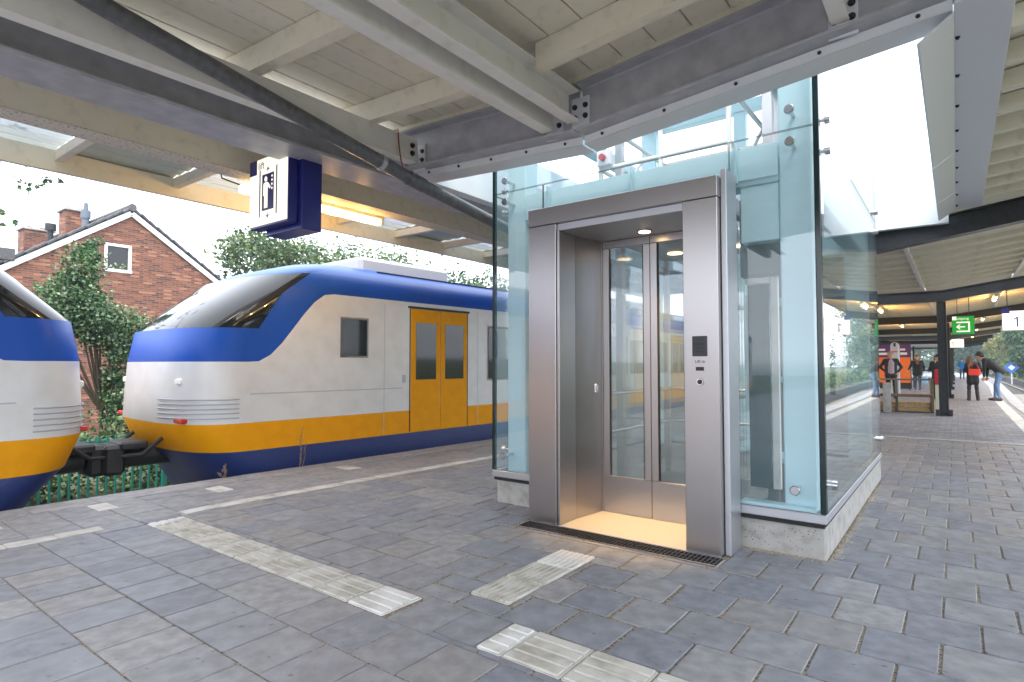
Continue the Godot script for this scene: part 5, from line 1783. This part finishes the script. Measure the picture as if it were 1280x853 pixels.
func build_lamps() -> void:
	tube_lamp("lit tube lamp under the canopy edge beside the lift sign", Vector3(-5.66, 3.055, -4.05), 1.5, 0.3, "lamps under the canopy")
	var sm := thing("canopy_lamp", "small amber box lamp beside the blue lift sign", "lamp", Vector3(-5.56, 3.02, -3.02))
	bx(sm, "body", Vector3(-5.62, 2.99, -3.10), Vector3(-5.50, 3.07, -2.94), M.tube_glow, 0.015)
	tb(sm, "wire", [Vector3(-5.6, 3.07, -2.95), Vector3(-5.66, 3.11, -2.8), Vector3(-5.60, 3.20, -2.75)], [0.008], M.black, 6)
	var zs := [-22.5, -32.6, -42.0, -53.0]
	var names := ["lit tube lamp on the canopy purlin above the number one sign", "lit tube lamp behind the exit sign", "far tube lamp on the canopy beyond the exit sign", "farthest lit tube lamp along the canopy"]
	for i in 4:
		tube_lamp(names[i], Vector3(0.97, 3.26, zs[i]), 1.5, 0.4, "lamps under the long canopy")
	# second row, over the benches
	for i in 2:
		tube_lamp(["lit tube lamp over the waiting people", "lit tube lamp over the shelter"][i], Vector3(-2.0, 3.10, [-23.0, -33.0][i]), 1.5, 0.4, "lamps under the long canopy")
	# drain pipe
	var P := thing("drain_pipe", "dark grey drain pipe sloping past the girder towards the lift", "pipe", Vector3(-3.74, 3.0, -3.0))
	tb(P, "pipe", [Vector3(-3.74, 3.46, -0.4), Vector3(-3.74, 3.29, -1.17), Vector3(-3.74, 2.94, -3.3), Vector3(-3.75, 2.90, -3.55), Vector3(-3.76, 2.73, -4.9), Vector3(-3.76, 2.55, -6.2), Vector3(-3.76, 2.40, -7.3)], [0.056], M.pipe, 18)
	tb(P, "clamp", [Vector3(-3.74, 2.965, -3.14), Vector3(-3.74, 2.957, -3.18)], [0.064], M.alu, 18)
	tb(P, "coupling", [Vector3(-3.745, 2.914, -3.46), Vector3(-3.745, 2.888, -3.64)], [0.063], M.pipe, 18)
	# orange cord looped over the purlin
	var K := thing("orange_cord", "thin rusty orange cord looped over the white purlin end", "cord", Vector3(-3.83, 3.1, -3.45))
	tb(K, "loop", [Vector3(-3.99, 3.36, -3.44), Vector3(-3.855, 3.355, -3.44), Vector3(-3.845, 3.24, -3.44), Vector3(-3.83, 3.10, -3.45), Vector3(-3.80, 2.95, -3.47), Vector3(-3.74, 2.86, -3.46), Vector3(-3.69, 2.90, -3.44), Vector3(-3.78, 2.99, -3.40), Vector3(-3.96, 3.10, -3.38)], [0.006], M.orange_cord, 7)

# ------------------------------------------------------------------ bench, shelter, posters
func build_furniture() -> void:
	var z := -19.2
	var B := thing("timber_bench", "timber bench barrier with a dark metal frame beside the black column", "bench", Vector3(-1.1, 0, z))
	for x in [-2.35, -1.32, -0.52]:
		bx(B, "post", Vector3(x - 0.03, 0.0, z - 0.03), Vector3(x + 0.03, 0.86, z + 0.03), M.frame_green, 0.004)
	bx(B, "top_rail", Vector3(-2.4, 0.863, z - 0.035), Vector3(-0.30, 0.91, z + 0.035), M.frame_green, 0.005)
	bx(B, "seat_board", Vector3(-2.4, 0.43, z + 0.033), Vector3(-0.50, 0.50, z + 0.28), M.timber_brown, 0.008)
	for k in 2:
		for j in 3:
			bx(B, "slat", Vector3(-2.35 + 0.63 * j, 0.04 + 0.13 * k, z - 0.3), Vector3(-1.745 + 0.63 * j, 0.145 + 0.13 * k, z - 0.035), M.timber, 0.006)
	bx(B, "bottom_rail", Vector3(-2.4, 0.005, z - 0.03), Vector3(-0.5, 0.036, z + 0.03), M.frame_green, 0.003)
	bx(B, "concrete_leg", Vector3(-1.61, 0.0, z + 0.285), Vector3(-1.43, 0.80, z + 0.36), M.concrete, 0.01)
	bx(B, "end_panel", Vector3(-0.58, 0.04, z - 0.5), Vector3(-0.55, 0.85, z - 0.035), M.timber, 0.006)
	bx(B, "pale_post", Vector3(-0.46, 0.0, z - 0.05), Vector3(-0.38, 0.855, z + 0.05), M.post_pale, 0.006)
	var R := thing("red_box", "small red box fixed on top of the bench end", "box", Vector3(-0.37, 0.91, z))
	bx(R, "case", Vector3(-0.47, 0.912, z - 0.08), Vector3(-0.30, 1.16, z + 0.08), M.red, 0.012)
	bx(R, "skirt", Vector3(-0.46, 0.76, z + 0.036), Vector3(-0.31, 0.913, z + 0.07), M.red, 0.008)
	var cb := thing("planter_box", "low dark box standing at the end of the timber bench", "box", Vector3(-1.85, 0, -18.9))
	bx(cb, "body", Vector3(-1.98, 0.0, -18.8), Vector3(-1.74, 0.32, -18.6), M.black, 0.01)
	bx(cb, "lid", Vector3(-2.0, 0.323, -18.82), Vector3(-1.72, 0.35, -18.58), M.dark_steel, 0.006)
	# poster boards and ticket post
	for q in [[-3.35, -2.72, "orange and purple poster board behind the walking man"], [-2.36, -1.86, "orange and purple poster board between the walking man and the scarfed woman"]]:
		var T := thing("poster_board", q[2], "poster", Vector3((q[0] + q[1]) * 0.5, 0, -36), "orange and purple poster boards")
		bx(T, "frame", Vector3(q[0] - 0.04, 0.05, -36.12), Vector3(q[1] + 0.04, 2.4, -36.02), M.black, 0.01)
		bx(T, "lower_print", Vector3(q[0], 0.35, -36.018), Vector3(q[1], 1.65, -36.0), M.orange, 0.002)
		bx(T, "upper_print", Vector3(q[0], 1.653, -36.018), Vector3(q[1], 2.3, -36.0), M.purple, 0.002)
		bx(T, "headline", Vector3(q[0] + 0.08, 1.78, -35.998), Vector3(q[1] - 0.12, 1.9, -35.995), M.paper, 0.0)
		bx(T, "headline", Vector3(q[0] + 0.08, 2.0, -35.998), Vector3(q[1] - 0.2, 2.1, -35.995), M.paper, 0.0)
		for x in [q[0] + 0.05, q[1] - 0.05]: bx(T, "foot", Vector3(x - 0.04, 0.0, -36.2), Vector3(x + 0.04, 0.049, -35.94), M.black, 0.004)
	var C := thing("ticket_post", "grey rounded ticket post standing behind the walking man", "post", Vector3(-2.0, 0, -28.5))
	var cx := -1.98
	bx(C, "body", Vector3(cx - 0.15, 0.0, -28.6), Vector3(cx + 0.15, 2.05, -28.4), M.grey_light, 0.03)
	tb(C, "rounded_head", [Vector3(cx, 2.05, -28.58), Vector3(cx, 2.05, -28.42)], [0.15], M.grey_light, 24)
	bx(C, "slot", Vector3(cx - 0.035, 2.0, -28.415), Vector3(cx + 0.035, 2.16, -28.40), M.black, 0.01)
	bx(C, "panel", Vector3(cx - 0.10, 1.78, -28.398), Vector3(cx + 0.10, 1.84, -28.39), M.orange, 0.004)
	# waiting shelter
	var S := thing("glass_shelter", "dark framed glass waiting shelter behind the walking women", "shelter", Vector3(-1.6, 0, -41))
	for p in [[-3.4, -40], [-1.9, -40], [-0.55, -40], [-3.4, -43], [-0.55, -43]]:
		bx(S, "post", Vector3(p[0] - 0.05, 0, p[1] - 0.05), Vector3(p[0] + 0.05, 2.3, p[1] + 0.05), M.black, 0.006)
	bx(S, "roof", Vector3(-3.6, 2.303, -43.2), Vector3(-0.4, 2.42, -39.8), M.grey_light, 0.02)
	bx(S, "rail", Vector3(-3.34, 0.9, -43.04), Vector3(-0.61, 0.97, -42.98), M.black, 0.005)
	for q in [[-3.34, -1.96], [-1.84, -0.61]]:
		var b := MB.new()
		b.box(Vector3((q[0] + q[1]) * 0.5, 1.25, -43.0), Vector3(q[1] - q[0], 1.95, 0.01), 0.0)
		part(S, "pane", b, M.glass)
	bx(S, "bench_seat", Vector3(-3.2, 0.42, -42.7), Vector3(-0.9, 0.48, -42.3), M.timber_brown, 0.01)
	for x in [-3.0, -1.1]: bx(S, "bench_leg", Vector3(x - 0.03, 0, -42.6), Vector3(x + 0.03, 0.418, -42.4), M.black, 0.004)

# ------------------------------------------------------------------ people
func blob(mb: MB, bones: Array, cell: float, k := 0.035) -> void:
	# union of tapered capsules, meshed as surface nets with a colour for each vertex from its nearest bone
	var lo := Vector3(1e9, 1e9, 1e9)
	var hi := -lo
	for b in bones:
		var r := maxf(b[2], b[3]) + 2.5 * cell
		lo = lo.min(b[0] - Vector3.ONE * r).min(b[1] - Vector3.ONE * r)
		hi = hi.max(b[0] + Vector3.ONE * r).max(b[1] + Vector3.ONE * r)
	var nx := int((hi.x - lo.x) / cell) + 2
	var ny := int((hi.y - lo.y) / cell) + 2
	var nz := int((hi.z - lo.z) / cell) + 2
	var f := PackedFloat32Array()
	f.resize(nx * ny * nz)
	f.fill(10.0)
	var near := PackedFloat32Array()
	near.resize(nx * ny * nz)
	near.fill(10.0)
	var who := PackedInt32Array()
	who.resize(nx * ny * nz)
	for bi in bones.size():
		var b: Array = bones[bi]
		var a: Vector3 = b[0]
		var d: Vector3 = b[1] - a
		var dd := maxf(d.length_squared(), 1e-9)
		var ra: float = b[2]
		var rb: float = b[3]
		var pad := maxf(ra, rb) + k + 1.6 * cell
		var l: Vector3 = (a.min(b[1]) - Vector3.ONE * pad - lo) / cell
		var h: Vector3 = (a.max(b[1]) + Vector3.ONE * pad - lo) / cell
		for z in range(maxi(0, int(l.z)), mini(nz - 1, int(h.z) + 1) + 1):
			for y in range(maxi(0, int(l.y)), mini(ny - 1, int(h.y) + 1) + 1):
				var i := (z * ny + y) * nx
				for x in range(maxi(0, int(l.x)), mini(nx - 1, int(h.x) + 1) + 1):
					var p := Vector3(lo.x + x * cell, lo.y + y * cell, lo.z + z * cell) - a
					var t := clampf(p.dot(d) / dd, 0.0, 1.0)
					var s := (p - d * t).length() - (ra + (rb - ra) * t)
					var o := f[i + x]
					var e := maxf(k - absf(s - o), 0.0) / k
					f[i + x] = minf(s, o) - e * e * k * 0.25
					if s < near[i + x]:
						near[i + x] = s
						who[i + x] = bi
	var idx := PackedInt32Array()
	idx.resize(nx * ny * nz)
	idx.fill(-1)
	var vs := PackedVector3Array()
	var cs := []
	var offs := [0, 1, nx, nx + 1, nx * ny, nx * ny + 1, nx * ny + nx, nx * ny + nx + 1]
	for z in nz - 1:
		for y in ny - 1:
			for x in nx - 1:
				var i := (z * ny + y) * nx + x
				var c := 0
				for q in 8:
					if f[i + offs[q]] < 0.0: c += 1
				if c == 0 or c == 8: continue
				var sum := Vector3.ZERO
				var cnt := 0
				for e in [[0, 1], [2, 3], [4, 5], [6, 7], [0, 2], [1, 3], [4, 6], [5, 7], [0, 4], [1, 5], [2, 6], [3, 7]]:
					var fa := f[i + offs[e[0]]]
					var fb := f[i + offs[e[1]]]
					if (fa < 0.0) != (fb < 0.0):
						var t := fa / (fa - fb)
						var pa := Vector3(e[0] & 1, (e[0] >> 1) & 1, e[0] >> 2)
						var pb := Vector3(e[1] & 1, (e[1] >> 1) & 1, e[1] >> 2)
						sum += pa.lerp(pb, t)
						cnt += 1
				idx[i] = vs.size()
				vs.append(lo + (Vector3(x, y, z) + sum / cnt) * cell)
				cs.append(bones[who[i]][4])
	var ns := PackedVector3Array()
	ns.resize(vs.size())
	var faces := []
	for z in range(1, nz - 1):
		for y in range(1, ny - 1):
			for x in range(1, nx - 1):
				var i := (z * ny + y) * nx + x
				for ax in 3:
					var st: int = [1, nx, nx * ny][ax]
					var u: int = [nx, nx * ny, 1][ax]
					var w: int = [nx * ny, 1, nx][ax]
					if (f[i] < 0.0) == (f[i + st] < 0.0): continue
					var q := [idx[i], idx[i - u], idx[i - u - w], idx[i - w]]
					if q.min() < 0: continue
					if f[i] >= 0.0: q.reverse()
					faces.append(q)
					var nn := (vs[q[1]] - vs[q[0]]).cross(vs[q[2]] - vs[q[0]])
					for j in q: ns[j] += nn
	mb.coloured = true
	var flip := 1.0
	# make sure that normals point out of the body
	var acc := 0.0
	var mid := (lo + hi) * 0.5
	for i in vs.size(): acc += ns[i].dot(vs[i] - mid)
	if acc < 0: flip = -1.0
	for i in vs.size(): ns[i] = (ns[i] * flip).normalized()
	for q in faces:
		for t in [[0, 1, 2], [0, 2, 3]]:
			var a: int = q[t[0]]
			var b: int = q[t[1]]
			var c: int = q[t[2]]
			if flip < 0:
				var s := b
				b = c
				c = s
			mb.v.append(vs[a]); mb.v.append(vs[c]); mb.v.append(vs[b])
			mb.n.append(ns[a]); mb.n.append(ns[c]); mb.n.append(ns[b])
			mb.c.append(cs[a]); mb.c.append(cs[c]); mb.c.append(cs[b])

func hand_bones(wrist: Vector3, dir: Vector3, palm: Vector3, skin: Color) -> Array:
	var d := dir.normalized()
	var s := d.cross(palm).normalized()
	var pn := s.cross(d).normalized()
	var out := []
	for k in 3: out.append([wrist, wrist + d * 0.085 + s * (k - 1) * 0.026, 0.024, 0.017, skin])
	for k in 4:
		var root := wrist + d * 0.085 + s * ((k - 1.5) * 0.021)
		var l: float = [0.062, 0.075, 0.070, 0.055][k]
		var kn := root + d * l * 0.5 + pn * 0.008
		out.append([root, kn, 0.010, 0.009, skin])
		out.append([kn, kn + (d + pn * 0.7).normalized() * l * 0.5, 0.009, 0.007, skin])
	var tb0 := wrist + d * 0.03 - s * 0.028
	out.append([tb0, tb0 + (d * 0.7 - s * 0.8).normalized() * 0.04, 0.013, 0.011, skin])
	out.append([tb0 + (d * 0.7 - s * 0.8).normalized() * 0.04, tb0 + (d * 0.7 - s * 0.8).normalized() * 0.04 + (d + pn * 0.4).normalized() * 0.03, 0.011, 0.008, skin])
	return out

func person(label: String, at: Vector3, turn: float, J: Dictionary, C: Dictionary, hair_len: float, height: float) -> Node3D:
	# J: joints of a 1.72 m figure facing +Z; C: linear colours top, inner, legs, shoes, skin, hair
	var T := thing("person", label, "person", at)
	T.rotation.y = turn
	T.scale = Vector3.ONE * height / 1.72
	var d := {"pel": Vector3(0, 0.95, 0), "chest": Vector3(0, 1.30, 0), "neck": Vector3(0, 1.46, 0), "head": Vector3(0, 1.60, 0.02), "tilt": 0.0, "look": 0.0,
		"shL": Vector3(0.18, 1.41, 0), "shR": Vector3(-0.18, 1.41, 0), "elL": Vector3(0.25, 1.14, -0.03), "elR": Vector3(-0.25, 1.14, -0.03), "wrL": Vector3(0.26, 0.90, 0.06), "wrR": Vector3(-0.26, 0.90, 0.06),
		"hipL": Vector3(0.09, 0.92, 0), "hipR": Vector3(-0.09, 0.92, 0), "knL": Vector3(0.10, 0.50, 0.02), "knR": Vector3(-0.10, 0.50, 0.02), "anL": Vector3(0.10, 0.085, -0.02), "anR": Vector3(-0.10, 0.085, -0.02), "hem": 0.0, "open": 0.0, "boot": 0.0}
	d.merge(J, true)
	var bones := []
	var side: Vector3 = (d.shL - d.shR).normalized()
	var up: Vector3 = (d.chest - d.pel).normalized()
	var fw := side.cross(up).normalized()
	for s in [-1.0, 1.0]:
		bones.append([d.pel + side * 0.07 * s, d.chest + side * 0.085 * s, 0.115, 0.118, C.top])
		bones.append([d.chest + side * 0.085 * s, d.neck + side * 0.10 * s - up * 0.06, 0.115, 0.075, C.top])
		if d.hem > 0:
			bones.append([d.pel + side * 0.06 * s, d.pel + side * 0.075 * s - up * d.hem, 0.12, 0.125, C.top])
	if d.open > 0:
		for q in [-0.035, 0.035]:
			bones.append([d.pel + fw * 0.085 + up * 0.02 + side * q, d.chest + fw * 0.09 + side * q, 0.07, 0.065, C.inner])
			bones.append([d.chest + fw * 0.09 + side * q, d.neck + fw * 0.035 - up * 0.03, 0.065, 0.04, C.inner])
	bones.append([d.shL, d.shR, 0.068, 0.068, C.top])
	bones.append([d.neck - up * 0.05, d.head, 0.055, 0.05, C.get("scarf", C.skin)])
	if C.has("scarf"):
		bones.append([d.neck - side * 0.05, d.neck + side * 0.05, 0.075, 0.075, C.scarf])
		bones.append([d.neck + fw * 0.05, d.chest + fw * 0.11, 0.06, 0.045, C.scarf])
	for s in ["L", "R"]:
		bones.append([d["sh" + s], d["el" + s], 0.062, 0.05, C.top])
		bones.append([d["el" + s], d["wr" + s], 0.05, 0.037, C.top])
		bones.append([d["hip" + s], d["kn" + s], 0.092, 0.062, C.legs])
		bones.append([d["kn" + s], d["an" + s], 0.062, 0.044, C.legs if d.boot == 0 else C.legs])
		if d.boot > 0:
			bones.append([d["an" + s].lerp(d["kn" + s], 0.6), d["an" + s], 0.062, 0.055, C.shoes])
		var toe: Vector3 = d["an" + s] + Vector3(0.015 if s == "L" else -0.015, -0.042, 0.155)
		if d.has("toe" + s): toe = d["toe" + s]
		bones.append([d["an" + s] + Vector3(0, -0.035, -0.035), toe, 0.048, 0.036, C.shoes])
	var body := MB.new()
	blob(body, bones, 0.024)
	# head
	var hb := Basis.from_euler(Vector3(d.tilt, d.look, 0))
	var hp: Vector3 = d.head
	var g := func(x: float, y: float, z: float) -> Vector3: return hp + hb * Vector3(x, y, z)
	var sk: Color = C.skin
	var head := []
	head.append([g.call(0, 0.045, -0.02), g.call(0, 0.03, 0.01), 0.092, 0.088, sk])
	head.append([g.call(0, 0.0, 0.02), g.call(0, -0.075, 0.045), 0.07, 0.045, sk])
	head.append([g.call(0, 0.015, 0.095), g.call(0, -0.015, 0.112), 0.010, 0.016, sk])
	for s in [-1.0, 1.0]:
		head.append([g.call(0.092 * s, 0.015, -0.01), g.call(0.088 * s, -0.02, 0.0), 0.016, 0.012, sk])
		head.append([g.call(0.033 * s, 0.02, 0.088), g.call(0.036 * s, 0.02, 0.088), 0.013, 0.013, Color(0.03, 0.02, 0.02)])
	head.append([g.call(-0.02, -0.05, 0.085), g.call(0.02, -0.05, 0.085), 0.009, 0.009, Color(0.28, 0.10, 0.09)])
	blob(body, head, 0.011, 0.02)
	# hands
	for s in ["L", "R"]:
		var dir: Vector3 = d["wr" + s] - d["el" + s]
		if d.has("hand" + s): dir = d["hand" + s]
		var palm := Vector3(-1 if s == "L" else 1, 0, 0.3)
		blob(body, hand_bones(d["wr" + s] + dir.normalized() * 0.01, dir, palm, sk), 0.007, 0.008)
	put(T, "body", body.mesh(), M.skin)
	var hr := MB.new()
	var hc: Color = C.hair
	var hairs := [[g.call(0, 0.085, -0.03), g.call(0, 0.065, 0.03), 0.075, 0.068, hc], [g.call(0, 0.03, -0.05), g.call(0, -0.02, -0.06), 0.085, 0.06, hc]]
	for s in [-1.0, 1.0]:
		hairs.append([g.call(0.05 * s, 0.06, -0.01), g.call(0.07 * s, 0.02, -0.04), 0.06, 0.045, hc])
		if hair_len > 0.05:
			hairs.append([g.call(0.07 * s, 0.0, -0.04), g.call(0.065 * s, -hair_len, -0.05), 0.045, 0.03, hc])
	if hair_len > 0.05: hairs.append([g.call(0, -0.02, -0.07), g.call(0, -hair_len, -0.09), 0.07, 0.05, hc])
	blob(hr, hairs, 0.014, 0.03)
	put(T, "hair", hr.mesh(), M.skin)
	return T

func build_people() -> void:
	var skin := Color(0.52, 0.31, 0.22)
	person("person in an open dark jacket over a grey shirt, walking past the ticket post", Vector3(-1.97, 0, -26.3), 0.1,
		{"open": 1.0, "elL": Vector3(0.33, 1.16, -0.10), "wrL": Vector3(0.22, 0.98, 0.02), "elR": Vector3(-0.34, 1.17, -0.06), "wrR": Vector3(-0.20, 1.02, -0.04), "knL": Vector3(0.10, 0.52, 0.12), "anL": Vector3(0.10, 0.10, 0.22), "knR": Vector3(-0.10, 0.50, -0.02), "anR": Vector3(-0.10, 0.12, -0.26), "toeL": Vector3(0.11, 0.09, 0.39), "toeR": Vector3(-0.11, 0.035, -0.13), "hem": 0.08},
		{"top": Color(0.012, 0.012, 0.02), "inner": Color(0.33, 0.29, 0.36), "legs": Color(0.012, 0.012, 0.016), "shoes": Color(0.12, 0.04, 0.02), "skin": skin, "hair": Color(0.25, 0.22, 0.19)}, 0.0, 1.76)
	person("person in a black coat and brown scarf with jeans, carrying a light blue bag", Vector3(-1.46, 0, -33.4), 0.05,
		{"hem": 0.1, "elL": Vector3(0.27, 1.15, -0.02), "wrL": Vector3(0.24, 0.96, 0.12), "elR": Vector3(-0.28, 1.16, -0.06), "wrR": Vector3(-0.36, 1.02, 0.12), "knL": Vector3(0.09, 0.51, 0.08), "anL": Vector3(0.09, 0.09, 0.14), "knR": Vector3(-0.09, 0.5, 0.0), "anR": Vector3(-0.09, 0.09, -0.15)},
		{"top": Color(0.01, 0.01, 0.013), "inner": Color(0.2, 0.2, 0.2), "legs": Color(0.07, 0.085, 0.14), "shoes": Color(0.3, 0.3, 0.32), "skin": skin, "hair": Color(0.10, 0.045, 0.025), "scarf": Color(0.14, 0.075, 0.05)}, 0.24, 1.72)
	var bag := thing("shopping_bag", "light blue bag hanging beside the scarfed person", "bag", Vector3(-1.17, 0.5, -33.25))
	bx(bag, "body", Vector3(-1.30, 0.42, -33.32), Vector3(-1.06, 0.74, -33.20), M.bag_blue, 0.03)
	tb(bag, "handle", [Vector3(-1.26, 0.73, -33.26), Vector3(-1.24, 0.90, -33.26), Vector3(-1.20, 0.93, -33.26), Vector3(-1.13, 0.90, -33.26), Vector3(-1.10, 0.73, -33.26)], [0.010], M.bag_blue, 7)
	person("person in a black coat with one hand at the mouth, behind the red box", Vector3(-0.56, 0, -27.2), 0.0,
		{"hem": 0.15, "elR": Vector3(-0.25, 1.14, 0.08), "wrR": Vector3(-0.07, 1.40, 0.15), "handR": Vector3(0.1, 1.0, 0.0)},
		{"top": Color(0.013, 0.013, 0.016), "inner": Color(0.1, 0.1, 0.1), "legs": Color(0.02, 0.02, 0.03), "shoes": Color(0.02, 0.02, 0.02), "skin": skin, "hair": Color(0.02, 0.014, 0.01)}, 0.12, 1.64)
	person("person seen from behind in a black coat and boots, carrying a red bag", Vector3(0.46, 0, -26.7), PI + 0.25,
		{"hem": 0.22, "boot": 1.0, "head": Vector3(0.05, 1.59, 0.05), "tilt": 0.25, "look": -0.5, "elL": Vector3(0.25, 1.15, 0.05), "wrL": Vector3(0.12, 1.10, 0.24), "elR": Vector3(-0.29, 1.17, 0.02), "wrR": Vector3(-0.16, 1.10, 0.2), "knL": Vector3(0.12, 0.5, 0.02), "anL": Vector3(0.14, 0.085, -0.02), "knR": Vector3(-0.12, 0.5, 0.02), "anR": Vector3(-0.14, 0.085, -0.02)},
		{"top": Color(0.010, 0.010, 0.011), "inner": Color(0.1, 0.1, 0.1), "legs": Color(0.012, 0.012, 0.014), "shoes": Color(0.035, 0.028, 0.02), "skin": skin, "hair": Color(0.14, 0.085, 0.05)}, 0.26, 1.58)
	var rb := thing("red_bag", "bright red shoulder bag on the back of the person in boots", "bag", Vector3(0.52, 0.9, -26.5))
	bx(rb, "body", Vector3(0.34, 0.90, -26.54), Vector3(0.68, 1.13, -26.42), M.bag_red, 0.035)
	tb(rb, "strap", [Vector3(0.36, 1.11, -26.48), Vector3(0.36, 1.25, -26.53), Vector3(0.42, 1.33, -26.60), Vector3(0.58, 1.30, -26.60), Vector3(0.66, 1.11, -26.48)], [0.010], M.bag_red, 7)
	person("person in a dark jacket and jeans, bending over towards the person with the red bag", Vector3(1.10, 0, -27.0), -PI / 2 - 0.25,
		{"pel": Vector3(0, 0.96, -0.14), "chest": Vector3(0, 1.24, 0.16), "neck": Vector3(0, 1.36, 0.30), "head": Vector3(0, 1.46, 0.40), "tilt": 0.5, "shL": Vector3(0.17, 1.33, 0.24), "shR": Vector3(-0.17, 1.33, 0.24), "elL": Vector3(0.22, 1.05, 0.24), "elR": Vector3(-0.22, 1.05, 0.24), "wrL": Vector3(0.18, 0.80, 0.26), "wrR": Vector3(-0.18, 0.80, 0.26), "handL": Vector3(0, -1, 0.1), "handR": Vector3(0, -1, 0.1), "hipL": Vector3(0.09, 0.92, -0.12), "hipR": Vector3(-0.09, 0.92, -0.12), "knL": Vector3(0.12, 0.50, -0.06), "anL": Vector3(0.14, 0.085, -0.12), "knR": Vector3(-0.12, 0.50, 0.02), "anR": Vector3(-0.15, 0.085, 0.06)},
		{"top": Color(0.012, 0.013, 0.018), "inner": Color(0.1, 0.1, 0.1), "legs": Color(0.11, 0.20, 0.36), "shoes": Color(0.07, 0.03, 0.018), "skin": skin, "hair": Color(0.03, 0.02, 0.016)}, 0.0, 1.86)
	person("person in a bright blue jacket and dark trousers walking far along the platform", Vector3(0.39, 0, -64.0), 0.1,
		{"hem": 0.08, "elL": Vector3(0.30, 1.16, -0.05), "elR": Vector3(-0.30, 1.16, -0.05), "wrL": Vector3(0.22, 1.0, 0.12), "wrR": Vector3(-0.22, 1.0, 0.12), "knL": Vector3(0.09, 0.51, 0.08), "anL": Vector3(0.09, 0.10, 0.12), "anR": Vector3(-0.09, 0.10, -0.18)},
		{"top": Color(0.01, 0.15, 0.42), "inner": Color(0.1, 0.1, 0.1), "legs": Color(0.025, 0.03, 0.05), "shoes": Color(0.02, 0.02, 0.02), "skin": skin, "hair": Color(0.05, 0.035, 0.03)}, 0.0, 1.76)
